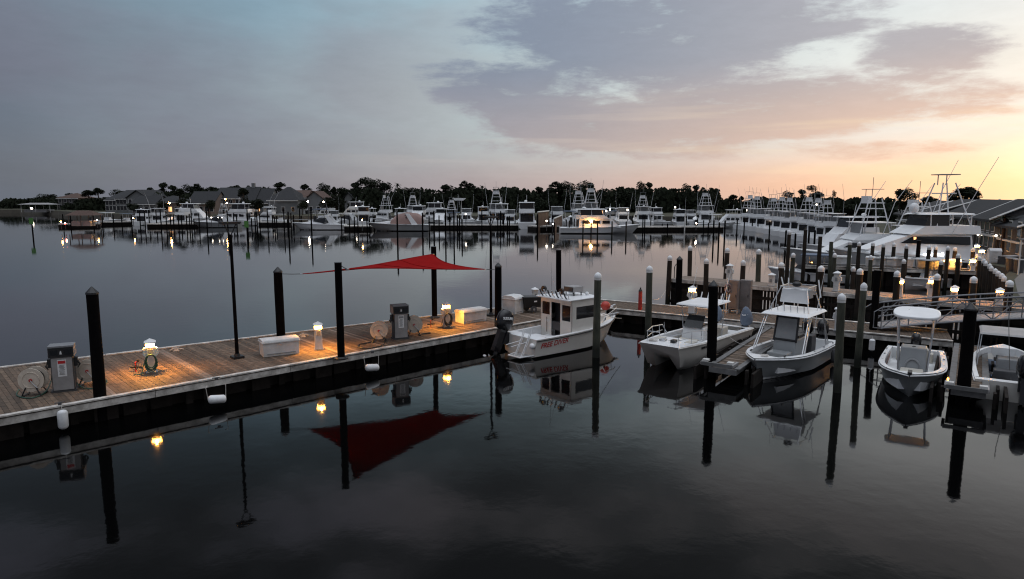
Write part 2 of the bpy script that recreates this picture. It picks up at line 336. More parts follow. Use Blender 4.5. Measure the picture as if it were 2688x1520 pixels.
# far shore and the bank to the right, with a sloping edge
shore = [(-900,340),(-700,326),(-330,292),(-205,288),(-172,262),(-130,222),(-100,206),(-60,200),(0,198),(45,195),(62,180),(60,150),(56,118),(50,92),(44.5,72),(41,56),(34,47.5),(29.5,40.5),(26.9,36),(29.5,33),(36,20),(44,-20),(90,-60)]
far = [(900,-60),(900,350),(-900,352)]
b = MB(); n = len(shore)
b.v = [(x,y,1.5) for x,y in shore]+[(x,y,1.5) for x,y in far]; b.f = [tuple(range(n+3))]
b.build('ground', 'lawn')['kind'] = 'structure'
b = MB(); b.v = [(x,y,1.5) for x,y in shore]+[(x-.3,y-.5,-.6) for x,y in shore]; b.f = [(i,i+1,n+i+1,n+i) for i in range(n-1)]
b.build('seawall', 'sand')['kind'] = 'structure'
pth = [(28.0,36.5),(31,41.6),(36,48.8),(43,57),(46.5,72),(52,92)]
b = MB(); b.v = [(x,y,1.506) for x,y in pth]+[(x+2.6,y-1.6,1.506) for x,y in pth]; b.f = [(i,i+1,6+i+1,6+i) for i in range(5)]
b.build('path', 'path')['kind'] = 'structure'

# ------------------------------------------------------------------ piles
def pile(name, x, y, ztop, r, m, label, group, capped='white', zb=-.7, n=14, small=False):
    t = thing(name, label, 'piling', (x,y,0), 0, group)
    r *= random.uniform(.94,1.06); zj = random.uniform(0,6.28)
    b = MB(); lean = random.uniform(-.022,.022)
    rings = 5
    pr = [(r*(1.08-.10*i/rings)*(1 if i in (0,rings) else random.uniform(.95,1.05)), zb+(ztop-zb)*i/rings) for i in range(rings+1)]
    b.rev(pr, n); b.v = [(a+lean*(h-zb), c, h) for a,c,h in b.v]
    b.build('shaft', m, t, smooth=True)
    tx = lean*(ztop-zb)
    if capped == 'white':
        c = MB(); c.rev([(r*1.04,ztop-.05),(r*1.06,ztop+.03),(r*.85,ztop+.11),(r*.35,ztop+.17),(.01,ztop+.19)], n, tx, 0); c.build('pile_cap', 'cap', t, smooth=True)
        c2 = MB(); c2.cyl(tx,0,ztop-.16,ztop-.06,r*1.03,n=n); c2.build('cap_skirt', 'trim', t)
    elif capped == 'point':
        c = MB(); c.rev([(r*1.06,ztop-.04),(r*1.04,ztop+.02),(.015,ztop+r*1.15)], n, tx, 0); c.build('pile_cap', 'black', t)
    elif capped == 'flat':
        c = MB(); c.cyl(tx,0,ztop,ztop+.03,r*1.03,n=n); c.build('pile_cap', 'black', t)
    return t
def rp(px, top, refl):
    b = (760-top)/F; k1 = -(b*_c-_s)/(_c+b*_s); b2 = (760-refl)/F; k2 = -(b2*_c-_s)/(_c+b2*_s)
    Y = 2*EYE/(k1+k2); z = EYE-k1*Y; return (px-1344)/F*(Y*_c-(z-EYE)*_s), Y, z
def deckpile(px, row, top, r, capped, label, m='pile', z=.8):
    g = G(px, row, z); return pile('piling', g.x, g.y, ZT(g.y, top)-(.0 if capped=='flat' else r*1.0), r, m, label, None, capped)
P1 = deckpile(262, 1042, 754, .19, 'point', 'thick black pointed piling beside the fuel dispenser nearest the frame edge')
P2 = deckpile(738, 884, 702, .20, 'point', 'black pointed piling behind the long white dock box, holding the shade rope')
P4 = deckpile(1307, 856, 690, .18, 'point', 'black pointed piling rising behind the big black outboard motor')
P5 = deckpile(1467, 799, 657, .17, 'flat', 'dark piling seen behind the pilothouse roof and its antennas')
x,y,z = rp(1568,720,1148); pile('piling', x, y, z-.1, .175, 'gpile', 'green-brown white-capped piling standing right in front of the red-lettered boat', None)
x,y,z = rp(1706,702,1080); pile('piling', x, y, z-.1, .17, 'gpile', 'green-brown white-capped piling with a rope turn, beside the red standpipe', None)
x,y,z = rp(1877,737,1226); BP = pile('piling', x, y, z-.2, .185, 'pile', 'black pointed piling at the outer end of the finger pier beside the catamaran', None, 'point')
x,y,z = rp(2215,776,1273); pile('piling', x, y, z-.1, .15, 'gpile', 'green-brown white-capped piling right beside the two-station boat, nearer and shorter one', None)
x,y,z = rp(2265,747,1174); pile('piling', x, y, z-.1, .14, 'gpile', 'slimmer green-brown white-capped piling behind the one beside the two-station boat', None)
x,y,z = rp(2550,797,1315); pile('piling', x, y, z-.2, .20, 'pile', 'thick black piling at the outer end of the finger pier beside the oval-topped boat', None, 'point')
x,y,z = rp(2303,705,1101); pile('piling', x, y, z-.1, .18, 'pile', 'tall black piling on the walkway just left of the aluminium gangway', None, 'flat')

# ------------------------------------------------------------------ docks
def dock(name, label, near, farr, z, nseg, pm='plank', bw=.30, pieces=True, fas_len=5.0, skirt='boards', endcap=(True, True), fascia_h=.25, fm='fascia'):
    """near/farr: two end points (x,y) each; planks run across from near to farr"""
    n0, n1 = Vector((*near[0],0)), Vector((*near[1],0)); f0, f1 = Vector((*farr[0],0)), Vector((*farr[1],0))
    t = thing(name, label, 'dock', (n0.x, n0.y, 0)); o = n0
    gap = .06; allb = MB()
    for i in range(nseg):
        a, c = (i+gap/2)/nseg, (i+1-gap/2)/nseg
        dz = random.uniform(-.004,.004); e = random.uniform(-.02,.02)
        q = [lerp(n0,n1,a)-o, lerp(n0,n1,c)-o, lerp(f0,f1,c)-o, lerp(f0,f1,a)-o]
        b = MB() if pieces else allb
        b.hexa([(p.x,p.y,z-.045+dz) for p in q], [(p.x,p.y,z+dz) for p in q])
        if pieces: b.build('plank', pm if random.random() > .07 else 'plank2', t)
    if not pieces: allb.build('decking', pm, t, kind='stuff')
    for (a, c, sgn) in ((n0, n1, 1), (f0, f1, -1)):
        L = (c-a).length; k = max(1, round(L/fas_len)); d = (c-a).normalized(); nrm = Vector((d.y, -d.x, 0))*sgn
        for i in range(k):
            p = a+d*(L*i/k+.01)-o; q = a+d*(L*(i+1)/k-.01)-o
            b = MB(); w1 = nrm*.005; w2 = nrm*.075
            b.hexa([p+w1+Vector((0,0,z-fascia_h)), q+w1+Vector((0,0,z-fascia_h)), q+w2+Vector((0,0,z-fascia_h)), p+w2+Vector((0,0,z-fascia_h))],
                   [p+w1+Vector((0,0,z-.035)), q+w1+Vector((0,0,z-.035)), q+w2+Vector((0,0,z-.035)), p+w2+Vector((0,0,z-.035))])
            b.build('fascia_board', fm, t)
            b = MB(); w1 = nrm*-.10; w2 = nrm*.11
            b.hexa([p+w1+Vector((0,0,z+.012)), q+w1+Vector((0,0,z+.012)), q+w2+Vector((0,0,z+.012)), p+w2+Vector((0,0,z+.012))],
                   [p+w1+Vector((0,0,z+.06)), q+w1+Vector((0,0,z+.06)), q+w2+Vector((0,0,z+.06)), p+w2+Vector((0,0,z+.06))])
            b.build('edge_rail', fm, t)
        # dark posts and recessed boards below, standing in for the underdeck shadow
        if skirt:
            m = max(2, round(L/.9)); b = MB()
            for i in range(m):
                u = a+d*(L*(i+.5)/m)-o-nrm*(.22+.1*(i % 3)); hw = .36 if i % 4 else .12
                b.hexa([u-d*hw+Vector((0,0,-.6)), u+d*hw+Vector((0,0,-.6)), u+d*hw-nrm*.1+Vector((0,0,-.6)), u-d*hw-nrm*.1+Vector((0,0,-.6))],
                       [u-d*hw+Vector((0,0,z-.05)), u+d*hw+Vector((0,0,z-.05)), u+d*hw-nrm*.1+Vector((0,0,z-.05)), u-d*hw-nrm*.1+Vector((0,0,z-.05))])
            b.build('shade_skirt', 'wharf', t)
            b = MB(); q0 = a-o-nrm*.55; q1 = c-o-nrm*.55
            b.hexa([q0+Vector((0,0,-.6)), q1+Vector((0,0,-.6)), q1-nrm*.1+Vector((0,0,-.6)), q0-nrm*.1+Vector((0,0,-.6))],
                   [q0+Vector((0,0,z-.06)), q1+Vector((0,0,z-.06)), q1-nrm*.1+Vector((0,0,z-.06)), q0-nrm*.1+Vector((0,0,z-.06))]); b.build('shade_backing', 'wharf', t)
    for (a, c, on) in ((n0, f0, endcap[0]), (n1, f1, endcap[1])):
        if on:
            d = (c-a).normalized(); nrm = Vector((-d.y, d.x, 0)); nrm = nrm if nrm.dot(a-(n0+n1)/2) > 0 else -nrm
            p, q = a-o, c-o; b = MB()
            b.hexa([p+nrm*.01+Vector((0,0,z-fascia_h)), q+nrm*.01+Vector((0,0,z-fascia_h)), q+nrm*.08+Vector((0,0,z-fascia_h)), p+nrm*.08+Vector((0,0,z-fascia_h))],
                   [p+nrm*.01+Vector((0,0,z+.02)), q+nrm*.01+Vector((0,0,z+.02)), q+nrm*.08+Vector((0,0,z+.02)), p+nrm*.08+Vector((0,0,z+.02))]); b.build('fascia_board', fm, t)
    return t
NA = Vector((-19.6,16.3)); NB = Vector((5.55,40.2)); FA = Vector((-25.2,22.2)); FB = Vector((2.2,43.6))
FB = Vector((3.1,43.3))
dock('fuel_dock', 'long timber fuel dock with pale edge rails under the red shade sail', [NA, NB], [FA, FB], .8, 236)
dock('main_walkway', 'timber walkway running behind the moored boats from the fuel dock to the gangway', [(6.0,40.1),(20.34,31.0)], [(5.0,44.1),(21.7,33.6)], .8, 112, pieces=False, endcap=(False, False))
dock('walkway_corner', 'timber corner platform where the fuel dock meets the walkway', [(3.3,43.2),(5.6,40.3)], [(4.9,44.1),(5.95,40.15)], .79, 14, pieces=False, skirt=None, endcap=(False, False))
dock('finger_pier', 'narrow finger pier between the catamaran and the two-station boat', [(8.0,27.1),(13.5,35.3)], [(8.9,26.45),(14.5,34.7)], .62, 66, fascia_h=.20, fm='floatgrey')
dock('finger_pier', 'narrow finger pier between the oval-topped boat and the open skiff', [(15.75,23.9),(20.7,31.3)], [(16.6,23.3),(21.6,30.7)], .62, 60, fascia_h=.20, fm='floatgrey')
def pier_collar(loc, rz, label):
    t = thing('pile_guide', label, 'bracket', loc, rz)
    b = MB(); b.bx(-.62,.62,-.36,-.28,0,.14); b.build('front_bar', 'floatgrey', t)
    for s in (-1, 1):
        b = MB(); b.bx(s*.62-.05,s*.62+.05,-.28,.45,0,.12); b.build('side_bar', 'panel', t)
        b = MB(); b.bx(s*.5-.12,s*.5+.12,-.2,.05,.12,.2); b.build('roller', 'trim', t)
pier_collar((8.4,27.2,.66), radians(55)-pi/2, 'metal pile guide round the black piling on the finger pier beside the catamaran')
pier_collar((16.2,23.75,.66), radians(56)-pi/2, 'metal pile guide round the thick black piling beside the open skiff')

# ------------------------------------------------------------------ pier with the wave screen
pn = [(10.98,46.98),(14.11,44.7),(21.03,38.39),(26.6,33.6)]
t = thing('wave_screen_pier', 'raised pier with a dark slotted timber wave screen beyond the walkway', 'pier', (10.98,46.98,0))
def pierpt(s, off=0):
    a, c = Vector((10.98,46.98,0)), Vector((26.6,33.6,0)); d = (c-a); n_ = Vector((-d.y, d.x, 0)).normalized()
    n_ = n_ if n_.y > 0 else -n_
    return a+d*s+n_*off-Vector((10.98,46.98,0))
LP = (Vector((26.6,33.6))-Vector((10.98,46.98))).length
NW = 96
for i in range(NW):
    a, c = (i+.06)/NW, (i+.94)/NW
    hole = (i % 8 in (5,6,7,0)) and (i > 3)
    segs = [(-.6,.42),(.42,1.08),(1.08,1.68)] 
    b = MB()
    if hole:
        c2 = (i+.70)/NW
        q = [pierpt(a), pierpt(c2), pierpt(c2,.06), pierpt(a,.06)]
    else: q = [pierpt(a-.0005), pierpt(c+.0009), pierpt(c+.0009,.06), pierpt(a-.0005,.06)]
    b.hexa([(p.x,p.y,-.6) for p in q], [(p.x,p.y,1.66) for p in q]); b.build('screen_board', 'wharf', t)
for zz in (.15,.95,1.5):
    b = MB(); q = [pierpt(0,-.06), pierpt(1,-.06), pierpt(1,-.004), pierpt(0,-.004)]
    b.hexa([(p.x,p.y,zz) for p in q], [(p.x,p.y,zz+.20) for p in q]); b.build('rail', 'wharf', t)
b = MB(); ND = 120
for i in range(ND):
    q = [pierpt((i+.03)/ND,-.12), pierpt((i+.97)/ND,-.12), pierpt((i+.97)/ND,2.1), pierpt((i+.03)/ND,2.1)]
    b.hexa([(p.x,p.y,1.74) for p in q], [(p.x,p.y,1.80) for p in q])
b.build('decking', 'plank2', t, kind='stuff')
for s in range(3):
    b = MB(); a, c = (s+.003)/3, (s+.997)/3; q = [pierpt(a,-.2), pierpt(c,-.2), pierpt(c,-.125), pierpt(a,-.125)]
    b.hexa([(p.x,p.y,1.58) for p in q], [(p.x,p.y,1.82) for p in q]); b.build('fascia_board', 'fascia', t)
# its pilings: (px at pier height, top row, colour, cap, radius)
for k, (px, top, side, m, cp, r, lb) in enumerate([
    (1753,672,-.35,'bpile','white',.16,'brown white-capped piling at the left end of the wave-screen pier'),
    (1781,675,-1.4,'pile','point',.20,'black pointed piling in front of the left end of the wave-screen pier'),
    (1811,646,2.3,'bpile','white',.16,'tall brown white-capped piling, second along the back of the wave-screen pier'),
    (1853,680,-.35,'bpile','white',.16,'short brown white-capped piling against the front of the wave-screen pier, left of the white pedestal'),
    (1903,652,2.3,'bpile','white',.16,'tall brown white-capped piling directly left of the white shore-power pedestal'),
    (1948,684,-.35,'bpile','white',.16,'short brown white-capped piling just above the two tall cabinets'),
    (1991,655,2.3,'gpile','white',.17,'tall green-brown white-capped piling right of the two tall cabinets'),
    (2050,690,-.35,'bpile','white',.17,'short brown white-capped piling left of the two-station boat seat tower'),
    (2150,699,-.35,'bpile','white',.17,'brown white-capped piling against the screen behind the two-station boat'),
    (2252,706,-.35,'bpile','white',.17,'brown white-capped piling near the unlit pedestal on the wave-screen pier'),
    (2353,712,-.35,'bpile','white',.17,'brown white-capped piling beside the first amber-lit pedestal'),
    (2455,720,-.35,'bpile','white',.17,'brown white-capped piling beside the second amber-lit pedestal'),
    (2553,727,-.35,'bpile','white',.17,'brown white-capped piling above the aluminium gangway'),
    (2646,737,-.35,'bpile','white',.17,'dark white-capped piling at the shore end of the wave-screen pier')]):
    # intersect pixel column with the pier line shifted by side
    best = min((abs((Vector((10.98,46.98,0))+pierpt(s/400, side)).x-XD(px,(Vector((10.98,46.98,0))+pierpt(s/400, side)).y,1.8)), s) for s in range(-30,440))
    g = Vector((10.98,46.98,0))+pierpt(best[1]/400, side)
    pile('piling', g.x, g.y, ZT(g.y, top)-.15, r, m, lb, None, cp)

# ================================================================== FUEL DOCK FURNITURE
DA = radians(41)     # direction of the dock
def pedestal(loc, rz, label, lit, h=1.05, ears=True, hosed=None, group='power pedestals'):
    t = thing('power_pedestal', label, 'pedestal', loc, rz, group)
    b = MB(); b.tp(-.16,.16,-.16,.16,0,h-.22,.02,.02,.02); b.build('body', 'boxwhite', t, bevel=.012)
    b = MB(); b.bx(-.15,.15,-.15,.15,h-.22,h-.07); b.build('lamp_lens', ('lensW' if loc[1] < 38 else 'lensF') if lit else 'trim', t)
    b = MB(); b.tp(-.20,.20,-.20,.20,h-.07,h-.03); b.add([(-.20,-.20,h-.03),(.20,-.20,h-.03),(.20,.20,h-.03),(-.20,.20,h-.03),(0,0,h+.10)], [(0,1,4),(1,2,4),(2,3,4),(3,0,4)])
    b.build('cap', 'cap', t)
    if ears:
        for s in (-1, 1):
            b = MB(); b.hexa([(s*.15,-.12,h-.62),(s*.27,-.12,h-.50),(s*.27,.12,h-.50),(s*.15,.12,h-.62)], [(s*.15,-.12,h-.24),(s*.24,-.12,h-.28),(s*.24,.12,h-.28),(s*.15,.12,h-.24)]); b.build('socket_cover', 'boxwhite', t)
    b = MB(); b.bx(-.07,.07,-.175,-.155,h-.50,h-.30); b.build('socket_panel', 'grey', t)
    b = MB(); b.bx(-.2,.2,-.2,.2,0,.04); b.build('base_plate', 'grey', t)
    if hosed:
        b = MB()
        for k in range(4):
            r1 = .25+.03*k; b.tube([(r1*.62*cos(a*pi/9), -.24-.03*(k % 2)-.02*k, .48+r1*sin(a*pi/9)-.02*k) for a in range(18)], .022, 6, closed=True)
        b.build('coiled_hose', hosed, t, smooth=True)
        b = MB(); b.tube([(-.2,-.1,.45),(-.32,-.2,.2),(-.3,-.35,.05),(-.6,-.4,.05)], .02, 6); b.build('hose_tail', hosed, t)
    if lit and loc[1] < 38.5 and loc[0] < 0:
        sp = bpy.data.lights.get('louvre_lamp') or bpy.data.lights.new('louvre_lamp', 'SPOT')
        sp.energy = 280; sp.color = (1,.40,.05); sp.spot_size = radians(100); sp.spot_blend = 1.0; sp.shadow_soft_size = .05
        for k in range(4):
            a = k*pi/2; so_ = bpy.data.objects.new('lamp_light', sp); COL.objects.link(so_); so_.parent = t
            so_.location = (.19*cos(a), .19*sin(a), h-.10); so_.rotation_euler = Vector((cos(a)*.75, sin(a)*.75, -1)).to_track_quat('-Z','Y').to_euler()
    return t
def dk(px, row, z=.8): return G(px, row, z)
pedestal(dk(399,977), DA-.25, 'lit white pedestal with a dark green hose coiled on it', True, 1.22, True, 'hose')
pedestal(dk(837,917), DA-.35, 'plain square white lit pedestal between the dock box and the black shade post', True, 1.15, False)
pedestal(dk(1172,858), DA-.3, 'lit white pedestal with a black hose, beside the second dock box', True, 1.22, True, 'bhose')
pedestal(dk(1404,800), DA-.3, 'unlit white pedestal standing behind the black cart', False, 1.0, False)
# standpipes with taps
def standpipe(loc, label):
    t = thing('tap_stand', label, 'tap', loc, .3)
    b = MB(); b.tube([(0,0,0),(0,0,.35),(.12,0,.38)], .028, 8); b.build('pipe', 'redpaint', t)
    b = MB(); b.tube([(.1,0,.38),(.1,0,.46)], .05, 8); b.build('valve', 'black', t)
    b = MB(); b.bx(-.18,.22,-.03,.03,.14,.19); b.build('bracket', 'black', t)
standpipe(dk(357,975), 'small dark tap on the deck left of the green-hosed pedestal')
standpipe(dk(1131,859), 'small dark tap on the deck left of the black-hosed pedestal')
def dispenser(loc, rz, label, red):
    t = thing('fuel_dispenser', label, 'fuel pump', loc, rz, 'fuel dispensers')
    w, d, h = .38, .26, 1.62
    b = MB(); b.bx(-w,w,-d,d,0,.06); b.build('plinth', 'dkgrey', t)
    b = MB(); b.bx(-w+.05,w-.05,-d+.03,d-.03,.06,1.22); b.build('body', 'dkgrey', t, bevel=.01)
    b = MB(); b.tp(-w+.08,w-.08,-d-.005,-d+.028,.08,1.20); b.build('front_panel', 'panel', t)
    b = MB(); b.bx(-w,w,-d-.02,d+.02,1.22,h); b.build('head', 'alu', t, bevel=.012)
    b = MB(); b.bx(-w+.015,w-.015,-d-.032,-d-.02,1.235,h-.06); b.build('display_frame', 'black', t)
    for s in (-1, 1):
        c = MB(); c.bx(s*.2-.11,s*.2+.11,-d-.038,-d-.032,1.30,1.48); c.build('display', 'glass', t)
    c = MB(); c.add([(-.035,-d-.042,1.33),(.035,-d-.042,1.33),(.02,-d-.042,1.42),(0,-d-.042,1.46),(-.02,-d-.042,1.42)], [(0,1,2,3,4)]); c.build('badge', 'cap', t)
    pp = MB(); pp.bx(-.13,.13,-d-.012,-d-.005,.55,1.13); pl = pp.build('notice', 'cap', t)
    r = MB(); r.bx(-.11,.11,-d-.018,-d-.0125,1.0,1.10); r.build('notice_header', 'text_red' if red else 'grey', pl)
    r = MB()
    for k in range(9): r.bx(-.09+.01*(k % 3),.08-.02*(k % 2),-d-.018,-d-.0125,.62+k*.04,.632+k*.04)
    r.build('notice_print', 'dkgrey', pl)
    for s in (-1, 1):
        b = MB(); b.bx(s*(w+.01)-.05,s*(w+.01)+.05,-.12,.08,.85,1.15); b.build('nozzle_boot', 'black', t)
        b = MB(); b.tube([(s*(w+.05),-.05,1.05),(s*(w+.12),-.06,.9),(s*(w+.05),-.08,.78)], [.035,.03,.02], 6); b.build('nozzle', 'black', t)
    return t
def hosereel(loc, rz, label, loops):
    t = thing('hose_reel', label, 'hose reel', loc, rz, 'hose reels by the dispensers')
    for yy, nm in ((-.17,'front_disc'), (.17,'rear_disc')):
        b = MB(); b.disc((0,yy,.55), (0,1,0), .40, .03, 28); b.build(nm, 'beige', t)
    b = MB(); b.tube([(.27*cos(k*pi/12),-.19,.55+.27*sin(k*pi/12)) for k in range(24)], .012, 5, closed=True); b.build('disc_rib', 'beige', t)
    b = MB(); b.disc((0,0,.55), (0,1,0), .28, .30, 20); b.build('wound_hose', 'bhose', t)
    b = MB(); b.disc((0,-.2,.55), (0,1,0), .05, .06, 10); b.build('hub', 'redpaint', t)
    b = MB(); b.tube([(0,-.22,.55),(.10,-.24,.42),(.22,-.26,.30)], .016, 6); b.build('crank', 'steel', t)
    for s in (-1, 1):
        b = MB(); b.tube([(s*.30,-.24,0),(s*.16,-.22,.30)], .022, 6); b.tube([(s*.30,.24,0),(s*.0,.20,.5)], .022, 6); b.tube([(s*.26,-.2,.02),(s*.26,.2,.02)], .022, 6); b.build('frame', 'black', t)
    return t
def hoseline(pts, r, m, label):
    o = MB(); 
    # catmull-rom
    P = [Vector(p) for p in pts]; out = []
    for i in range(len(P)-1):
        a = P[max(0,i-1)]; b_ = P[i]; c = P[i+1]; d = P[min(len(P)-1,i+2)]
        for k in range(6):
            u = k/6; out.append(.5*((2*b_)+(c-a)*u+(2*a-5*b_+4*c-d)*u*u+(3*b_-a-3*c+d)*u**3))
    out.append(P[-1]); org = out[0].copy(); o.tube([p-org for p in out], r, 6); ob = o.build('fuel_hose', m, None, smooth=True); ob.location = org
    return tag(ob, label, 'hose', 'fuel hoses')
dispenser(dk(172,1024), DA-.28, 'grey fuel dispenser with a red-headed notice, nearest the frame edge', True)
dispenser(dk(1050,888), DA-.28, 'grey fuel dispenser beside the black hose loop, under the red sail', False)
hosereel(dk(92,1036), DA-.55, 'beige hose reel left of the red-headed dispenser', 0)
hosereel(dk(238,1010), DA-.55, 'beige hose reel between the red-headed dispenser and the thick black piling', 0)
hosereel(dk(996,897), DA-.6, 'beige hose reel left of the dispenser under the red sail', 0)
hosereel(dk(1087,880), DA-.5, 'beige hose reel right of the dispenser under the red sail', 0)
hoseline([dk(136,985,1.4), dk(134,1000,1.1), dk(118,1030,.86), dk(80,1045,.83), dk(45,1038,.83), dk(50,1022,.83)], .02, 'hose', 'green hose looping over the deck in front of the reel nearest the frame edge')
hoseline([dk(196,975,1.45), dk(200,1000,1.0), dk(218,1018,.84), dk(255,1018,.83), dk(280,1005,.83), dk(278,997,.83)], .02, 'hose', 'green hose sagging between the red-headed dispenser and the black piling')
hoseline([dk(1008,898,.9), dk(1005,906,.83), dk(970,914,.83), dk(944,912,.83), dk(943,904,.83), dk(975,898,.83)], .022, 'bhose', 'black hose loop on the deck left of the sheltered dispenser')
hoseline([dk(1100,880,.83), dk(1112,876,.83), dk(1130,874,.83)], .03, 'bhose', 'short dark hose end with a red nozzle, right of the sheltered dispenser')
def dockbox(loc, rz, L, D, H, label):
    t = thing('dock_box', label, 'storage box', loc, rz, 'white dock boxes')
    b = MB(); b.tp(-L/2,L/2,-D/2,D/2,0,H*.78,-.02,-.02,-.02); b.build('body', 'boxwhite', t, bevel=.02)
    b = MB(); h0 = H*.78; b.bx(-L/2-.05,L/2+.05,-D/2-.05,D/2+.05,h0,h0+.06)
    b.prism([(-D/2-.04,h0+.06),(D/2+.04,h0+.06),(D/2,h0+.13),(D*.25,h0+H*.22),(-D*.25,h0+H*.22),(-D/2,h0+.13)], L+.06, 'x', -L/2-.03); b.build('lid', 'boxwhite', t, bevel=.015)
    b = MB(); b.bx(-L/2+.15,L/2-.15,-D/2-.026,-D/2-.004,.10,.13); b.build('seam', 'grey', t)
    b = MB(); b.bx(-.06,.06,-D/2-.075,-D/2-.051,h0-.06,h0+.04); b.build('latch', 'steel', t)
    return t
def box_at(p0, p1, D, H, label, z=.8):    # p0,p1: ground pixels of the front bottom corners
    a, c = dk(*p0, z), dk(*p1, z); d = (c-a); L = d.length; rz = atan2(d.y, d.x); n_ = Vector((-d.y, d.x, 0)).normalized()
    return dockbox((a+c)/2+n_*D/2, rz, L, D, H, label)
box_at((692,939),(786,928), .75, .72, 'long white dock box in front of the black pointed piling')
box_at((1218,851),(1277,842), .75, .72, 'white dock box whose end glows yellow in the lamplight')
box_at((1352,826),(1374,821), .95, 1.05, 'tall square white dock box beside the black cart')
# black hopper cart
g = dk(1395,818); t = thing('dock_cart', 'black two-wheeled dock cart parked between the tall box and the boat', 'cart', g, DA-.2)
b = MB(); b.hexa([(-.55,-.35,.3),(.5,-.35,.3),(.5,.35,.3),(-.55,.35,.3)], [(-.75,-.45,.95),(.75,-.45,.85),(.75,.45,.85),(-.75,.45,.95)]); b.build('hopper', 'black', t)
for s in (-1,1):
    b = MB(); b.disc((-.1,s*.42,.2), (0,1,0), .2, .07, 16); w_ = b.build('wheel', 'dkgrey', t); c = MB(); c.disc((-.1,s*.455,.2), (0,1,0), .07, .03, 10); c.build('hubcap', 'panel', w_)
b = MB(); b.tube([(.7,-.4,.82),(1.05,-.4,.9),(1.05,.4,.9),(.7,.4,.82)], .02, 6); b.build('handle', 'alu', t)
b = MB(); b.bx(-.1,.1,-.462,-.452,.62,.7); b.build('sticker', 'cap', t)
# lamp poles
def lamppole(px, row, top, label, r=.075):
    g = dk(px, row); H = ZT(g.y, top)-.8
    t = thing('lamp_pole', label, 'lamp pole', g, DA, 'slender black lamp poles')
    b = MB(); b.cyl(0,0,0,H-.55,r*1.05,r*.8,10); b.build('pole', 'pile', t, smooth=True)
    b = MB(); b.bx(-.22,.22,-.22,.22,0,.10); b.cyl(0,0,.1,.2,.13,.1,10); b.build('base', 'black', t)
    for s in (-1,1):
        b = MB(); b.tube([(0,0,H-.62),(s*.10,0,H-.42),(s*.24,0,H-.12)], .025, 6); b.build('bracket', 'black', t)
    b = MB(); b.hexa([(-.34,-.18,H-.13),(.34,-.18,H-.13),(.34,.18,H-.13),(-.34,.18,H-.13)], [(-.40,-.22,H-.03),(.40,-.22,H-.03),(.40,.22,H-.03),(-.40,.22,H-.03)]); b.build('lamp_head', 'dkgrey', t)
lamppole(623,940,580,'slender black lamp pole left of the long white dock box')
lamppole(1289,829,566,'slender black lamp pole left of the piling behind the outboard motor')
# shade posts + sail
def shadepost(px, row, top, r, label):
    g = dk(px, row); H = ZT(g.y, top)-.8
    t = thing('shade_post', label, 'post', g, 0, 'black posts carrying the red sail')
    b = MB(); b.cyl(0,0,.04,H,r,r*.97,16); b.build('shaft', 'pile', t, smooth=True)
    b = MB(); b.cyl(0,0,0,.05,r*1.9,n=16); b.cyl(0,0,.05,.10,r*1.4,r*1.1,16); b.build('base', 'black', t)
    b = MB(); b.cyl(0,0,H,H+.02,r*1.03,n=16); b.build('cap', 'black', t)
    return Vector((g.x, g.y, .8+H))
Q1 = shadepost(896,942,690,.15,'black round post in front of the shade sail at the dock edge')
Q2 = shadepost(1141,834,648,.15,'black round post behind the shade sail at its highest corner')
pB = Vector((Q1.x+.30, Q1.y+.25, ZT(Q1.y,708))); pD = Vector((Q2.x-.02, Q2.y-.22, ZT(Q2.y,666)))
gA = dk(738,884); pA0 = Vector((gA.x+.2, gA.y, ZT(gA.y,719))); gC = dk(1307,856); pC0 = Vector((gC.x-.16, gC.y, ZT(gC.y,708)))
ctr = (pB+pD)/2
pA = lerp(pA0, ctr, .17); pA.z = ZT(pA.y, 719); pC = lerp(pC0, ctr, .10); pC.z = ZT(pC.y, 707)
def edge(a, b, sag, t_):
    m = lerp(a, b, t_); return m + (Vector((ctr.x, ctr.y, m.z))-m)*sag*4*t_*(1-t_)
Nn = 22; b = MB(); vs = []
for i in range(Nn+1):
    for j in range(Nn+1):
        u, v = i/Nn, j/Nn      # A(0,0) B(1,0) C(1,1) D(0,1)
        S = lerp(edge(pA,pB,.16,u), edge(pD,pC,.20,u), v)+lerp(edge(pA,pD,.22,v), edge(pB,pC,.16,v), u)
        S -= lerp(lerp(pA,pB,u), lerp(pD,pC,u), v); vs.append(S)
org = Q1.copy(); org.z = 0
fs = [(i*(Nn+1)+j,(i+1)*(Nn+1)+j,(i+1)*(Nn+1)+j+1,i*(Nn+1)+j+1) for i in range(Nn) for j in range(Nn)]
t = thing('shade_sail', 'four-cornered red shade sail stretched between posts above the fuel dock', 'shade sail', org)
b.add([p-org for p in vs], fs); cl = b.build('cloth', 'red', t, smooth=False)
for pl in cl.data.polygons: pl.use_smooth = True
sd = cl.modifiers.new('thick', 'SOLIDIFY'); sd.thickness = .01
for a_, c_ in ((pA0,pA),(pC0,pC),(Q1+Vector((.1,.05,-.12)),pB),(Q2+Vector((0,-.1,-.3)),pD)):
    b = MB(); b.tube([a_-org, lerp(a_,c_,.5)-org-Vector((0,0,.01)), c_-org], .016, 5); b.build('rope', 'bhose', t)
for a_, m_ in ((pA,'corner'),(pB,'corner'),(pC,'corner'),(pD,'corner')):
    b = MB(); b.disc(a_-org,(0,0,1),.09,.03,10); b.build('corner_ring','steel',t)
for v_ in (.25,.5,.75):
    b = MB(); row = [vs[i*(Nn+1)+int(v_*Nn)]-org+Vector((0,0,.012)) for i in range(Nn+1)]; b.tube(row,.012,4); b.build('seam','red',t)
b = MB()
hem = [edge(pA,pB,.16,k/20)-org for k in range(21)]; b.tube(hem, .018, 5)
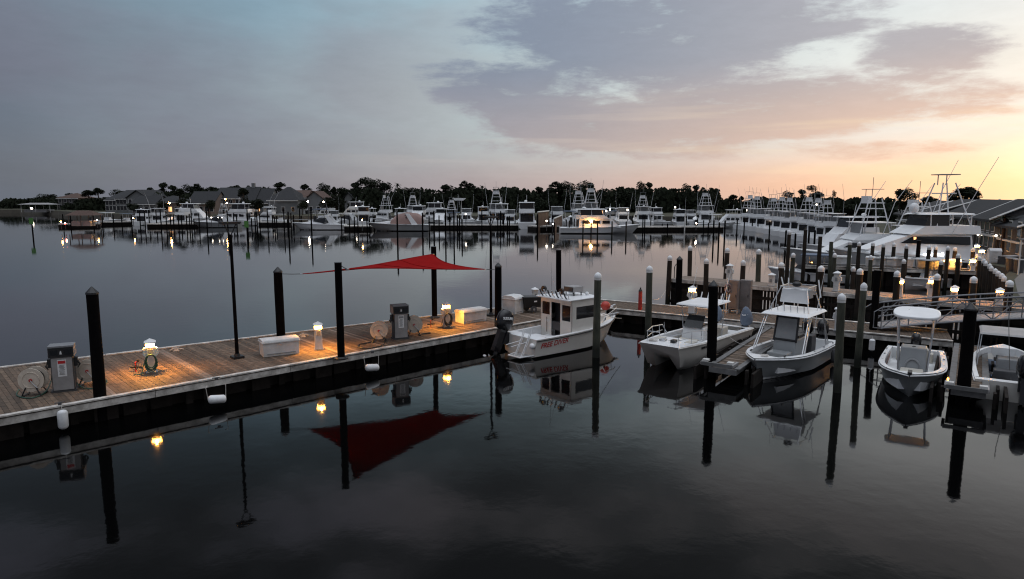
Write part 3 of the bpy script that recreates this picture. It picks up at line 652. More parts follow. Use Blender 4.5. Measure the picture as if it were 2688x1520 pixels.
b.tube([edge(pB,pC,.16,k/20)-org for k in range(21)], .018, 5); b.tube([edge(pA,pD,.22,k/20)-org for k in range(21)], .018, 5); b.tube([edge(pD,pC,.20,k/20)-org for k in range(21)], .018, 5)
b.build('hem', 'red', t, smooth=True)
# fenders on the near face
def fender(px, row, vert, z, label):
    g = G(px, row, z)
    t = thing('fender', label, 'fender', (g.x, g.y, z), DA, 'white fenders hung on the fuel dock')
    b = MB()
    if vert: pts = [(0,0,-.32),(0,0,-.28),(0,0,-.22),(0,0,.22),(0,0,.28),(0,0,.31)]
    else: pts = [(-.30,0,.04),(-.27,0,.04),(-.22,0,.03),(.22,0,-.03),(.27,0,-.04),(.30,0,-.04)]
    b.tube(pts, [.05,.12,.15,.15,.12,.05], 14); b.build('body', 'cap', t, smooth=True)
    for s in ((0,) if vert else (-1,1)):
        b = MB(); b.tube([(s*.30,0,.28 if vert else 0),(s*.34,.06,.45),(s*.26,.16,1.0-z-.15)], .012, 5); b.build('rope', 'fascia', t)
fender(165,1101,True,.42,'white fender hanging upright at the dock edge near the left pump')
fender(570,1048,False,.36,'white fender hanging sideways below the deck, between pole and lit pedestal')
fender(977,965,False,.36,'white fender hanging sideways below the deck near the black shade post')
for px,row,lb in ((157,1066,'left pump'),(568,1000,'slender lamp pole'),(978,930,'black shade post')):
    g = dk(px,row-3,.86); t = thing('cleat','dark dock cleat on the edge rail near the '+lb,'cleat',g,DA,'dock cleats')
    b = MB(); b.tube([(-.14,0,.08),(.14,0,.08)], .018, 6); b.build('horn','dkgrey',t); b = MB(); b.bx(-.05,.05,-.025,.025,0,.08); b.build('foot','dkgrey',t)
for px,row,lb in ((462,921,'far edge rail right of the green-hosed pedestal'),(795,884,'far edge rail behind the plain lit pedestal')):
    g = dk(px,row,.8); t = thing('rope_cleat','pale cleat with a rope loop on the '+lb,'cleat',g,DA)
    b = MB(); b.tube([(-.25,0,.05),(-.1,0,.12),(.1,0,.10),(.3,0,.03)], .03, 6); b.build('rope','fascia',t)
    b = MB(); b.tp(-.12,.12,-.08,.08,0,.16,.08,.08,.05); b.build('cleat_body','fascia',t)
# red standpipe on the walkway
g = dk(1680,813); t = thing('red_standpipe', 'red fire standpipe with a dark top on the walkway', 'standpipe', g)
b = MB(); b.cyl(0,0,0,1.1,.12,.11,12); b.build('pipe','redpaint',t,smooth=True); b = MB(); b.cyl(0,0,1.1,1.22,.13,.06,10); b.cyl(0,0,1.22,1.32,.04,n=8); b.build('valve_top','black',t)
# two tall cabinets
for px, w, nm in ((1925,.55,'left one of the pair'),(1955,.62,'right one of the pair')):
    g = dk(px, 822); H = ZT(g.y, 735)-.8
    t = thing('utility_cabinet', 'tall weathered grey cabinet on the walkway, '+nm, 'cabinet', g, radians(-33))
    b = MB(); b.bx(-w/2,w/2,-.2,.2,.25,H); b.build('case','wcab',t,bevel=.01)
    b = MB(); b.bx(-w/2+.06,w/2-.06,-.222,-.202,.35,H-.08); d_ = b.build('door','wcab',t); b = MB(); b.bx(w/2-.14,w/2-.10,-.245,-.223,H*.5,H*.58); b.build('handle','black',d_)
    for s in (-1,1):
        b = MB(); b.bx(s*(w/2-.04)-.04,s*(w/2-.04)+.04,-.18,.18,0,.25); b.build('leg','panel',t)
g = dk(1906,822); t = thing('life_ring_post','pale post with a yellow ring float beside the cabinets','post',g); b = MB(); b.cyl(0,0,0,2.0,.04,n=8); b.build('shaft','trim',t)
b = MB(); b.tube([(.02+.16*cos(k*pi/6),-.08,1.45+.22*sin(k*pi/6)) for k in range(12)], .06, 8, closed=True); b.build('ring','lensY' if False else 'tan',t)
pedestal(dk(1815,822), radians(-30), 'lit pedestal behind the catamaran bow rail, glowing through its canopy frame', True, 1.5, True)
pedestal(dk(2199,868), radians(-30), 'unlit white pedestal on the walkway beside the white-capped pilings', False, 1.15, True)
g = G(2289,905,.45); t = thing('fender','white fender hanging on the walkway below the tall black piling','fender',g); b = MB(); b.tube([(0,0,-.3),(0,0,-.24),(0,0,.22),(0,0,.28)],[.06,.13,.13,.06],12); b.build('body','cap',t,smooth=True); b=MB(); b.tube([(0,0,.28),(0,.05,.42)],.015,5); b.build('rope','fascia',t)
# pedestals on the wave-screen pier
def pp(px): 
    best = min((abs((Vector((10.98,46.98,0))+pierpt(s/400, .55)).x-XD(px,(Vector((10.98,46.98,0))+pierpt(s/400, .55)).y,1.8)), s) for s in range(-30,440)); g = Vector((10.98,46.98,1.8))+pierpt(best[1]/400,.55); g.z = 1.8; return g
for px, lit, h, ears, lb in ((1914,False,1.15,True,'unlit white eared pedestal above the two tall cabinets'),(2024,False,.75,False,'small plain white pedestal right of the two tall cabinets'),
    (2196,False,1.15,True,'unlit white eared pedestal on the raised pier behind the two-station boat'),(2360,True,1.0,False,'first amber-lit pedestal on the raised pier'),
    (2444,True,1.15,True,'second amber-lit pedestal on the raised pier, with eared covers'),(2504,True,.8,False,'third lit pedestal on the raised pier, above the gangway middle'),(2622,True,.85,False,'lit pedestal at the shore end of the raised pier')):
    pedestal(pp(px), radians(-40), lb, lit, h, ears)
g = pp(1774); t = thing('dock_hoop','thin dark hoop rail at the left end of the raised pier','rail',g); b=MB(); b.tube([(-.1,0,0),(-.1,0,.75),(0,0,.95),(.25,0,.95),(.35,0,.7),(.35,0,0)],.03,6); b.build('hoop','black',t)
g = pp(2430)+Vector((.9,1.1,0)); t = thing('bollard_screen','yellow-lit white panel post behind the second amber-lit pedestal','post',g); b=MB(); b.bx(-.14,.14,-.1,.1,0,1.15); b.build('panel','trim',t)

# ------------------------------------------------------------------ aluminium gangway
def gangway(a, c, w, h, label, bays):
    a, c = Vector(a), Vector(c); L = (c-a).length; d = (c-a)/L; hor = Vector((d.x,d.y,0)).normalized(); side = Vector((-hor.y, hor.x, 0))
    t = thing('gangway', label, 'gangway', a); Z = Vector((0,0,1))
    def arch(s): return Z*(.28*4*(s/L)*(1-s/L))
    for sgn, nm in ((0,'near'),(1,'far')):
        o = side*w*sgn
        for lvl, nm2, r in ((0,'bottom_chord',.05),(.35,'mid_rail',.025),(.62,'mid_rail',.025),(h,'top_rail',.045)):
            b = MB(); b.tube([d*(L*k/16)+arch(L*k/16)+o+Z*lvl for k in range(17)], r, 6); b.build(nm2, 'alu', t)
        for k in range(bays+1):
            s = L*k/bays; b = MB(); b.tube([d*s+arch(s)+o, d*s+arch(s)+o+Z*h], .03, 6); b.build('stanchion', 'alu', t)
            if k < bays:
                s2 = L*(k+1)/bays; z0, z1 = (0,h) if k % 2 == 0 else (h,0)
                b = MB(); b.tube([d*s+arch(s)+o+Z*z0, d*s2+arch(s2)+o+Z*z1], .028, 6); b.build('brace', 'alu', t)
        b = MB(); e = d*0+o; b.tube([e+Z*h, e-d*.35+Z*h*.8, e-d*.35+Z*.05, e], .03, 6); b.build('end_loop', 'alu', t)
    NP = int(L/.22)
    for k in range(NP):
        s0, s1 = L*(k+.04)/NP, L*(k+.96)/NP; b = MB(); p0, p1 = d*s0+arch(s0)+side*.06, d*s1+arch(s1)+side*.06; q1, q0 = p1+side*(w-.12), p0+side*(w-.12)
        b.hexa([p0-Z*.0,p1,q1,q0], [p0+Z*.04,p1+Z*.04,q1+Z*.04,q0+Z*.04]); b.build('deck_plank', 'panel', t)
ga = G(2312,862,.95); gangway((ga.x,ga.y,.95), (30.6,31.4,1.75), 1.35, 1.05, 'arched aluminium truss gangway with braced railings leading to the shore', 10)
# ================================================================== BOATS
def hb(x, L, B, p=2.2, xm=.45, tr=.92):       # half breadth along the length
    u = x/L
    if u < xm: return B/2*(tr+(1-tr)*sin(u/xm*pi/2))
    return B/2*max(0.0, 1-((u-xm)/(1-xm))**p)
def hull_parts(t, L, B, zs, zb, hm='white', dm='white', open_=None, draft=.35, chine=.12, rub='black', cap_w=.16, floor=.25, bowrake=.10, N=16, boot=None, p=2.2, blunt=0.0, sheer_pow=2):
    """hull with transom, flared sides; open_=(x0,x1) leaves a cockpit with cap, liner and sole"""
    st = []
    for i in range(N+1):
        u = i/N; x = L*u; h = hb(x, L, B, p)+ (blunt*B/2 if i == N else 0); h = max(h, .02)
        s = zs+(zb-zs)*u**sheer_pow
        rake = bowrake*L*max(0,(u-.6)/.4)**2
        ch = h*(.90-.35*max(0,(u-.5)/.5)); zc = chine+(s-chine)*.35*max(0,(u-.55)/.45)**2
        st.append((x, h, s, ch, zc, rake))
    b = MB(); K = 5; vs = []
    for x,h,s,ch,zc,rk in st:
        f = rk
        vs += [(x, h, s), (x-f*.35, (h*.45+ch*.55)*.99, (s*.45+zc*.55)), (x-f*.6, ch, zc), (x-f, 0.0, -draft*(1-max(0,(x/L-.75)/.25)**2*.9)), (x-f*.6, -ch, zc), (x-f*.35, -(h*.45+ch*.55)*.99, (s*.45+zc*.55)), (x, -h, s)]
    fs = []; 
    for i in range(N):
        for k in range(6): a = i*7+k; fs.append((a, a+7, a+8, a+1))
    fs.append(tuple(range(6,-1,-1))[::-1]); fs.append(tuple(N*7+k for k in range(7))[::-1])
    b.add(vs, fs); b.build('hull', hm, t, smooth=True)
    if boot:
        b = MB()
        for sg in (1,-1):
            for i in range(N-1):
                x,h,s,ch,zc,rk = st[i]; x2,h2,s2,ch2,zc2,rk2 = st[i+1]
                def at(x,h,s,ch,zc,rk,z):
                    if z >= zc: q = (z-zc)/(s-zc); return (x-rk*.6*(1-q), sg*(ch+(h-ch)*q+.006), z)
                    q = max(0,(z+draft)/(zc+draft)); return (x-rk*(1-.4*q), sg*(ch*q+.01), z)
                b.add([at(x,h,s,ch,zc,rk,.02), at(x2,h2,s2,ch2,zc2,rk2,.02), at(x2,h2,s2,ch2,zc2,rk2,.12), at(x,h,s,ch,zc,rk,.12)], [(0,1,2,3)])
        b.build('boot_stripe', boot, t)
    # rub rail
    b = MB(); 
    for sg in (1,-1): b.tube([(x, sg*(h+.012), s-.07) for x,h,s,_,_,_ in st], .028, 5)
    b.build('rub_rail', rub, t)
    # deck / cap
    b = MB()
    o0, o1 = open_ or (None, None); cut = [(max(0,x), h) for x,h,*_ in st]
    inner = []
    for x,h,s,*_ in st:
        inside = open_ is not None and o0 <= x <= o1 and h > cap_w+.12
        inner.append(max(0.0, h-cap_w) if inside else None)
    for i in range(N):
        x,h,s,*_ = st[i]; x2,h2,s2,*_ = st[i+1]
        c0, c1 = inner[i], inner[i+1]
        if c0 is None or c1 is None:
            b.add([(x,-h,s),(x2,-h2,s2),(x2,h2,s2),(x,h,s)], [(0,1,2,3)])
        else:
            for sg in (1,-1): b.add([(x,sg*c0,s+.015),(x2,sg*c1,s2+.015),(x2,sg*h2,s2),(x,sg*h,s)], [(0,1,2,3) if sg > 0 else (3,2,1,0)])
    b.build('deck', dm, t)
    if open_:
        b = MB(); idx = [i for i in range(N+1) if inner[i] is not None]
        for i in idx[:-1]:
            x,h,s,*_ = st[i]; x2,h2,s2,*_ = st[i+1]
            for sg in (1,-1): b.add([(x,sg*inner[i],s+.015),(x2,sg*inner[i+1],s2+.015),(x2,sg*inner[i+1]*.96,floor),(x,sg*inner[i]*.96,floor)], [(0,1,2,3)])
            b.add([(x,-inner[i]*.97,floor),(x2,-inner[i+1]*.97,floor),(x2,inner[i+1]*.97,floor),(x,inner[i]*.97,floor)], [(0,1,2,3)])
        for i in (idx[0], idx[-1]):
            x,h,s,*_ = st[i]; b.add([(x,-inner[i],s),(x,inner[i],s),(x,inner[i]*.97,floor),(x,-inner[i]*.97,floor)], [(0,1,2,3)])
        b.build('cockpit_liner', dm, t)
    return st
def outboard(t, x, y, z, tilt=0, m='glossblack', sc=1.0):
    e = bpy.data.objects.new('outboard_motor', MB().mesh('outboard_motor', M[m])); 
    b = MB(); b.rev([(.02,.98),(.16,.95),(.24,.82),(.27,.60),(.25,.42),(.19,.32),(.10,.30)], 14); b.v = [(a*1.25-.05,c*.85,h) for a,c,h in b.v]
    me = b.mesh('outboard_motor', M[m], True); e.data = me; COL.objects.link(e); e.parent = t
    e.location = (x,y,z); e.rotation_euler = (0, tilt, 0); e.scale = (sc,)*3
    b = MB(); b.tp(-.16,.12,-.09,.09,-.45,.34); b.tube([(.02,0,-.35),(.0,0,-.75)], [.09,.06], 8); b.add([(-.28,-.015,-.42),(.14,-.015,-.42),(.12,.015,-.42),(-.28,.015,-.42)],[(0,1,2,3)])
    b.build('leg', m, e)
    b = MB(); b.tube([(.12,0,-.78),(-.05,0,-.78),(-.24,0,-.78)], [.02,.08,.05], 8); b.build('gearcase', m, e)
    b = MB()
    for k in range(3): 
        a = k*2.094; b.add([(-.26,.03*cos(a),-.78+.03*sin(a)),(-.27,.19*cos(a+.25),-.78+.19*sin(a+.25)),(-.31,.19*cos(a-.25),-.78+.19*sin(a-.25))], [(0,1,2)])
    b.build('propeller', 'steel', e)
    b = MB(); b.bx(.10,.30,-.13,.13,-.12,.30); b.build('bracket', 'black', e)
    return e
def windowpane(t, x0,x1,y0,y1,z0,z1, m='glass', nm='window'):
    b = MB(); b.bx(x0,x1,y0,y1,z0,z1); return b.build(nm, m, t, bevel=.004)

# ------------------------------------------------------------------ 1: pilothouse boat with red lettering
t = thing('pilothouse_boat', 'white pilothouse boat with red FREE DIVER lettering moored at the fuel dock', 'boat', (.36,31.7,0), radians(40))
L, B = 6.7, 2.6
st = hull_parts(t, L, B, .92, 1.22, 'cream', 'white', open_=(.35,2.9), draft=.3, chine=.10, cap_w=.20, floor=.28, p=2.6, bowrake=.13, sheer_pow=2.2, N=20)
b = MB()   # pilothouse shell with real openings: aft bulkhead with window and open door
x0, x1, w, zf, zt = 2.35, 4.15, 1.10, .30, 2.48
def wallx(x, segs): 
    for (a,c,z0,z1) in segs: b.bx(x,x+.05,a,c,z0,z1)
# aft bulkhead: port part with window, doorway starboard of centre, window to starboard
wallx(x0, [(.35,w,zf,1.62),(.35,.45,1.62,2.25),(1.0,w,1.62,2.25),(.35,w,2.25,zt),(-.30,.35,2.28,zt),(-w,-.30,zf,1.45),(-w,-1.0,1.45,2.22),(-.42,-.30,1.45,2.22),(-w,-.30,2.22,zt)])
for sg in (-1,1):
    y0, y1 = sorted((sg*w, sg*(w-.05)))
    for (a,c,z0,z1) in ((x0,x1,zf,1.55),(x0,2.65,1.55,2.15),(3.9,x1,1.55,2.15),(x0,x1,2.15,zt)): b.bx(a,c,y0,y1,z0,z1)
b.bx(x1-.05,x1,-w,w,zf,1.5); b.bx(x1-.05,x1,-w,w,2.2,zt); b.bx(x1-.05,x1,-w,-w+.1,1.5,2.2); b.bx(x1-.05,x1,w-.1,w,1.5,2.2); b.bx(x1-.05,x1,-.05,.05,1.5,2.2)
b.build('pilothouse', 'cream', t)
windowpane(t, x0+.02,x0+.03,.45,1.0,1.62,2.25,'glassr'); windowpane(t, x0+.02,x0+.03,-1.0,-.42,1.45,2.22,'glass')
for sg in (-1,1): windowpane(t, 2.65,3.9,sg*(w-.03),sg*(w-.02),1.55,2.15)
for sg in (-1,1): windowpane(t, x1-.03,x1-.02,min(sg*.05,sg*1.0),max(sg*.05,sg*1.0),1.5,2.2)
b = MB(); b.bx(x0+.06,x1-.06,-w+.06,w-.06,.9,1.3); b.build('helm_bench', 'dkgrey', t)
b = MB(); b.bx(x0+.03,x0+.05,-.30,.35,.30,2.28); b.v = [(x+.25+0*y,y,z) for x,y,z in b.v]; b.build('doorway_dark_sheet', 'black', t)  # black sheet behind the open doorway, standing in for the unlit interior
b = MB(); b.bx(x0-.28,x1+.22,-w-.08,w+.08,zt,zt+.07); b.build('roof', 'white', t, bevel=.03)
b = MB(); b.hexa([(4.15,-.95,.98),(6.0,-.42,1.1),(6.0,.42,1.1),(4.15,.95,.98)], [(4.15,-.88,1.48),(5.75,-.33,1.38),(5.75,.33,1.38),(4.15,.88,1.48)]); b.build('cabin_trunk', 'cream', t, bevel=.03)
b = MB(); b.bx(-.09,.09,-.02,.0,-.07,.07); o_ = b.build('portlight', 'glass', t); o_.location = (5.1,-.72,1.24); o_.rotation_euler = (radians(10),0,radians(16))
b = MB(); b.bx(-.06,.06,-.01,.01,-.12,.12); o_ = b.build('permit_sticker', 'text_red', t); o_.location = (4.02,-1.115,1.28)
b = MB(); b.bx(2.05,2.35,.1,.55,.28,.62); b.bx(2.0,2.35,-.9,-.45,.28,.55); b.build('cockpit_seat', 'white', t, bevel=.02)
b = MB(); b.bx(.6,1.5,-.55,.5,.28,.72); b.build('engine_box', 'white', t, bevel=.04); b = MB(); b.bx(.57,1.53,-.58,.53,.72,.77); b.build('engine_box_lid', 'white', t, bevel=.02)
b = MB(); b.bx(x0-.03,x0,.55,.72,1.25,1.38); b.build('deck_light', 'cap', t); b = MB(); b.tube([(x0-.04,.62,1.5),(x0-.04,.62,.75)], .015, 5); b.build('hose', 'bhose', t)
# roof gear
for k in range(7):
    yy = -.85+k*.28; b = MB(); b.tube([(x0-.1,yy,zt+.06),(x0-.22,yy,zt+.20),(x0-.32,yy,zt+.42)], [.035,.035,.04], 7); b.build('rod_holder', 'steel' if k%2 else 'dkgrey', t)
b = MB(); b.tube([(x0-.15,-1.05,zt+.05),(x0-.15,-1.0,zt+.28),(x0-.15,.95,zt+.28),(x0-.15,1.05,zt+.05)], .022, 6); b.build('roof_rail', 'steel', t)
for yy in (-.5,.75): b = MB(); b.disc((x0-.12,yy,zt+.42),(1,0,0),.15,.12,12); b.build('floodlight','black',t)
b = MB(); b.tube([(x0+.05,.35,zt+.05),(x0+.0,.38,zt+1.75)], [.014,.006], 5); b.build('antenna','grey',t)
b = MB(); b.tube([(x0+.1,-.05,zt+.05),(x0-.4,-.02,zt+1.35)], [.012,.005], 5); b.build('antenna','cap',t)
b = MB(); b.bx(3.2,3.9,-.35,.35,zt+.25,zt+.52); b.build('roof_box','panel',t,bevel=.02)
b = MB(); b.bx(3.17,3.22,-.3,.3,zt+.28,zt+.5); b.build('roof_box_face','black',t)
for xx in (3.3,3.8):
    for yy in (-.28,.28): b = MB(); b.cyl(xx,yy,zt+.06,zt+.26,.03,n=6); b.build('roof_box_leg','black',t)
b = MB(); b.ell((4.05,-.45,zt+.14),(.1,.1,.1),10,6); b.build('spotlight','cap',t,smooth=True); b = MB(); b.ell((3.95,.6,zt+.13),(.14,.14,.08),10,6); b.build('gps_dome','cap',t,smooth=True)
# bow rail, anchor roller, buoy
for sg in (-1,1):
    b = MB(); b.tube([(4.7,sg*.95,1.12),(5.0,sg*.88,1.45),(6.2,sg*.42,1.6),(6.65,sg*.12,1.62)], .018, 6); b.build('bow_rail','steel',t)
    b = MB(); b.tube([(5.9,sg*.5,1.2),(5.9,sg*.52,1.57)], .015, 5); b.build('rail_post','steel',t)
b = MB(); b.bx(6.2,6.95,-.09,.09,1.21,1.28); b.build('anchor_roller','steel',t)
b = MB(); b.ell((6.1,.15,1.72),(.26,.26,.24),14,8); b.build('round_buoy','buoyred',t,smooth=True)
b = MB(); b.tube([(6.25,.1,1.62),(6.7,0,1.75)], .03, 6); b.build('buoy_strap','cap',t)
# swim platform and ladder frames
b = MB(); b.tube([(0,-1.0,.16),(-.72,-.85,.14),(-.78,-.1,.14),(-.05,.1,.16)], .035, 6); b.build('swim_platform_rail','cap',t)
b = MB(); b.bx(-.72,0,-.85,-.05,.10,.14); b.build('swim_platform','panel',t)
for yy in (-.75,-.30):
    for dx in (0,.09): 
        b = MB(); b.tube([(-.58+dx,yy,.12),(-.25+dx,yy,.70),(.02+dx,yy,1.30)], .022, 6); b.build('ladder_rail','cap',t)
b = MB(); b.tube([(-.2,-.75,.78),(-.62,-.1,.50)], .025, 6); b.build('ladder_brace','cap',t)
b = MB(); b.tube([(-.2,-.30,.78),(-.62,.25,.55)], .025, 6); b.build('ladder_brace','cap',t)
b = MB(); b.ell((-.12,-1.02,.62),(.14,.14,.14),12,7); b.build('fender_ball','cap',t,smooth=True)
# lettering on the starboard side, following the hull's taper
def side_at(x, z):
    h = hb(x, L, B, 2.6); u = x/L; s = .92+.30*u**2.2; ch = h*(.90-.35*max(0,(u-.5)/.5)); zc = .10+(s-.10)*.35*max(0,(u-.55)/.45)**2
    q = (z-zc)/(s-zc); return ch+(h-ch)*min(1, q*1.02)
xa, xb, z0 = .28, 2.1, .47
pa, pb = Vector((xa,-side_at(xa,z0)-.014,z0)), Vector((xb,-side_at(xb,z0)-.014,z0+.10)); pz = Vector((xa,-side_at(xa,z0+.3)-.014,z0+.3))
ex = (pb-pa).normalized(); ez = (pz-pa).normalized(); ny = ex.cross(ez).normalized(); ez = ny.cross(ex)
mm = Matrix((ex, ez, ny)).transposed().to_4x4(); mm.translation = pa
text_mesh('lettering','FREE DIVER',.34,'text_red',t,mm,.003,.25)
# big outboard
e = outboard(t, -.42, .95, .70, radians(24), 'glossblack', 1.45)
a = Matrix.Rotation(radians(90),4,'X'); 
mm = Matrix.Translation((-.33,-.238,.60)) @ Matrix.Rotation(radians(-14),4,'Y') @ Matrix.Rotation(radians(90),4,'X')
text_mesh('lettering','SUZUKI',.12,'text_white',e,mm,.012)
b = MB(); b.hexa([(-.42,-.06,-.72),(-.26,-.06,-.86),(-.26,.06,-.86),(-.42,.06,-.72)],[(-.40,-.06,-.66),(-.24,-.06,-.80),(-.24,.06,-.80),(-.40,.06,-.66)]); b.build('anode','cap',e)

# ------------------------------------------------------------------ 2: catamaran
t = thing('catamaran_boat', 'cream power catamaran with bow rails and twin covered outboards, bow towards the camera', 'boat', (11.15,34.6,0), radians(230))
L, B = 7.6, 2.5; N = 18; b = MB(); vs = []
for i in range(N+1):
    u = i/N; x = L*u; h = B/2*(1-.26*max(0,(u-.55)/.45)**2); s = .92+.22*u; rk = .75*max(0,(u-.72)/.28)**1.6; kz = -.25+.30*max(0,(u-.82)/.18)**2
    tz = .30+.42*max(0,(u-.8)/.2)**2
    half = [(0,tz,.35),(h*.36,tz,.35),(h*.56,kz,1.0),(h*.84,.16,.7),(h*.93,s*.55,.4),(h,s,0)]
    row = [(x-rk*f, y, z) for y,z,f in half]; vs += row+[(x_, -y_, z_) for x_,y_,z_ in row[1:]]
n_ = 11; order = [5,4,3,2,1,0,6,7,8,9,10]; fs = []
for i in range(N):
    for k in range(10): a_, c_ = order[k], order[k+1]; fs.append((i*n_+a_, i*n_+c_, (i+1)*n_+c_, (i+1)*n_+a_))
fs.append(tuple(order)); fs.append(tuple(N*n_+k for k in order))
b.add(vs, fs); b.build('hull','cream',t,smooth=True)
def cz(x): return .92+.22*x/L
def ch_(x): u = x/L; return B/2*(1-.26*max(0,(u-.55)/.45)**2)
b = MB(); X = [L*k/18 for k in range(19)]
for i in range(18):
    x, x2 = X[i], X[i+1]; h, h2 = ch_(x), ch_(x2)
    if .4 < x < 5.6 and x2 < 5.8:
        for sg in (1,-1): b.add([(x,sg*(h-.2),cz(x)+.01),(x2,sg*(h2-.2),cz(x2)+.01),(x2,sg*h2,cz(x2)),(x,sg*h,cz(x))],[(0,1,2,3)]); b.add([(x,sg*(h-.2),cz(x)+.01),(x2,sg*(h2-.2),cz(x2)+.01),(x2,sg*(h2-.22),.40),(x,sg*(h-.22),.40)],[(0,1,2,3)])
        b.add([(x,-h+.22,.40),(x2,-h2+.22,.40),(x2,h2-.22,.40),(x,h-.22,.40)],[(0,1,2,3)])
    else: b.add([(x,-h,cz(x)),(x2,-h2,cz(x2)),(x2,h2,cz(x2)),(x,h,cz(x))],[(0,1,2,3)])
b.build('deck','white',t)
b = MB()
for sg in (1,-1): b.tube([(x, sg*(ch_(x)+.01), cz(x)-.05) for x in X], .03, 5)
b.build('rub_rail','cream',t)
b = MB(); b.tp(2.9,4.5,-.55,.55,.40,1.42,.1,.25,.05); b.build('console','white',t,bevel=.05)
b = MB(); b.hexa([(4.28,-.46,1.42),(4.33,-.46,1.42),(4.33,.46,1.42),(4.28,.46,1.42)],[(3.85,-.40,1.95),(3.90,-.40,1.95),(3.90,.40,1.95),(3.85,.40,1.95)]); b.build('windscreen','glass',t)
b = MB(); b.tp(4.55,5.35,-.5,.5,.40,.95,0,.1,.05); b.build('console_seat','seat',t,bevel=.05)
b = MB(); b.bx(1.6,2.3,-.6,.6,.4,1.15); b.build('leaning_post','seat',t,bevel=.05)
b = MB(); b.tp(2.0,4.4,-.85,.85,2.42,2.50,.06,.06,.06); b.build('hardtop','white',t,bevel=.02)
for xx in (2.5,4.0):
    for sg in (-1,1): b = MB(); b.tube([(xx-.1,sg*.6,.42),(xx,sg*.72,2.42)], .025, 6); b.build('top_post','steel',t)
for k in range(5): b = MB(); b.tube([(2.0,-.7+k*.35,2.45),(1.85,-.7+k*.35,2.75)], .03, 6); b.build('rod_holder','cap',t)
for sg in (-1,1): b = MB(); b.tube([(2.9,sg*.8,2.48),(2.2,sg*.85,4.0)], [.014,.006], 5); b.build('antenna','cap',t)
for sg in (-1,1):
    b = MB(); rail = [(7.45,sg*.42,1.55),(7.3,sg*.72,1.62),(6.4,sg*.95,1.66),(5.2,sg*1.08,1.55),(4.6,sg*1.15,1.05)]
    if sg < 0: rail = [(7.1,sg*.2,1.60)]+rail[1:]
    b.tube(rail, .022, 6); b.build('bow_rail','steel',t)
    b = MB(); b.tube([(7.3,sg*.72,1.36),(6.4,sg*.95,1.38),(5.2,sg*1.08,1.30)], .014, 5); b.build('lower_rail','steel',t)
    for xx,yy in ((7.25,.74),(6.4,.95),(5.6,1.04),(5.0,1.10)): b = MB(); b.tube([(xx-.05,sg*(yy-.02),cz(xx)),(xx,sg*yy,1.63)], .016, 5); b.build('rail_post','steel',t)
b = MB(); b.bx(6.55,6.8,.15,.35,1.13,1.25); b.build('bow_cleat','black',t); b = MB(); b.bx(6.4,6.7,-.45,-.2,1.13,1.2); b.build('anchor','steel',t)
b = MB()
for k,xx in enumerate((5.15,5.24,5.38,5.50,5.57,5.66,5.75)): h = ch_(xx); b.bx(xx,xx+.05,-h+.045,-h+.10,.86,.97) if False else b.bx(xx,xx+.05,h*.975,h*.985+.01,.80,.90)
b.build('registration_marks','black',t)
for yy in (-.8,.8): 
    e = outboard(t, -.3, yy, .75, radians(18), 'white', 1.1)
    b = MB(); b.rev([(.30,.30),(.34,.45),(.30,.75),(.16,1.02),(.03,1.12)],12,-.04,0); b.v=[(x*1.1,y*.8,z) for x,y,z in b.v]; b.build('motor_cover','bluecanvas',e,smooth=True)

for x0_,x1_,yy in ((5.9,6.4,.05),(5.75,6.3,-.75),(5.75,6.3,.75)):
    b = MB(); b.bx(x0_,x1_,yy-.2,yy+.2,cz(6)+.005,cz(6)+.03); b.build('hatch','seat',t,bevel=.01)
b = MB()
for k in range(4): b.tube([(6.9+(.10+.03*k)*cos(a*pi/6), -.62+(.10+.03*k)*sin(a*pi/6), cz(6.9)+.03+.01*k) for a in range(12)], .016, 5, closed=True)
b.build('coiled_line','fascia',t)
b = MB(); b.bx(3.3,3.9,-.3,.3,1.42,1.50); b.build('dash','black',t); b = MB(); b.tube([(3.05,.12*cos(a*pi/5),1.30+.12*sin(a*pi/5)) for a in range(10)], .015, 5, closed=True); b.build('steering_wheel','black',t)
b = MB(); b.bx(.6,1.3,-.8,.8,.41,.78); b.build('stern_locker','white',t,bevel=.03)
for sg in (-1,1): b = MB(); b.bx(.5,5.4,sg*1.03-.012,sg*1.03+.012,.62,.80); b.build('coaming_pad','seat',t,bevel=.01)
# ------------------------------------------------------------------ 3: two-station centre console
t = thing('centre_console_boat', 'grey-hulled centre console boat with a blue-grey hardtop and upper helm seat', 'boat', (14.35,32.0,0), radians(228))
L, B = 6.9, 2.55
hull_parts(t, L, B, .80, 1.02, 'boatgrey', 'white', open_=(.3,6.0), draft=.3, cap_w=.20, floor=.28, p=2.9, rub='cap', boot='cap', N=20, bowrake=.08)
b = MB(); b.tp(2.4,3.9,-.5,.5,.28,1.30,.05,.15,.03); b.build('console','boatgrey',t,bevel=.04)
b = MB(); b.tp(4.0,4.7,-.45,.45,.28,.85,0,.08,.03); b.build('console_seat','boatgrey',t,bevel=.04)
for sg in (-1,1): b = MB(); b.tube([(3.75,sg*.48,1.2),(3.5,sg*.46,2.28)], .045, 6); b.build('windscreen_frame','black',t)
b = MB(); b.tube([(3.5,-.46,2.24),(3.5,.46,2.24)], .05, 6); b.tube([(3.76,-.48,1.28),(3.76,.48,1.28)], .05, 6); b.build('windscreen_frame','black',t)
b = MB(); b.add([(3.74,-.44,1.3),(3.74,.44,1.3),(3.5,.42,2.22),(3.5,-.42,2.22)], [(0,1,2,3)]); gm = b.build('windscreen','glassclear' if False else 'grey',t)
b = MB(); b.bx(2.6,3.2,-.4,.4,1.3,1.42); b.build('dash','black',t)
b = MB(); b.bx(1.2,1.8,-.5,.5,.28,1.2); b.build('leaning_post','dkgrey',t,bevel=.04)
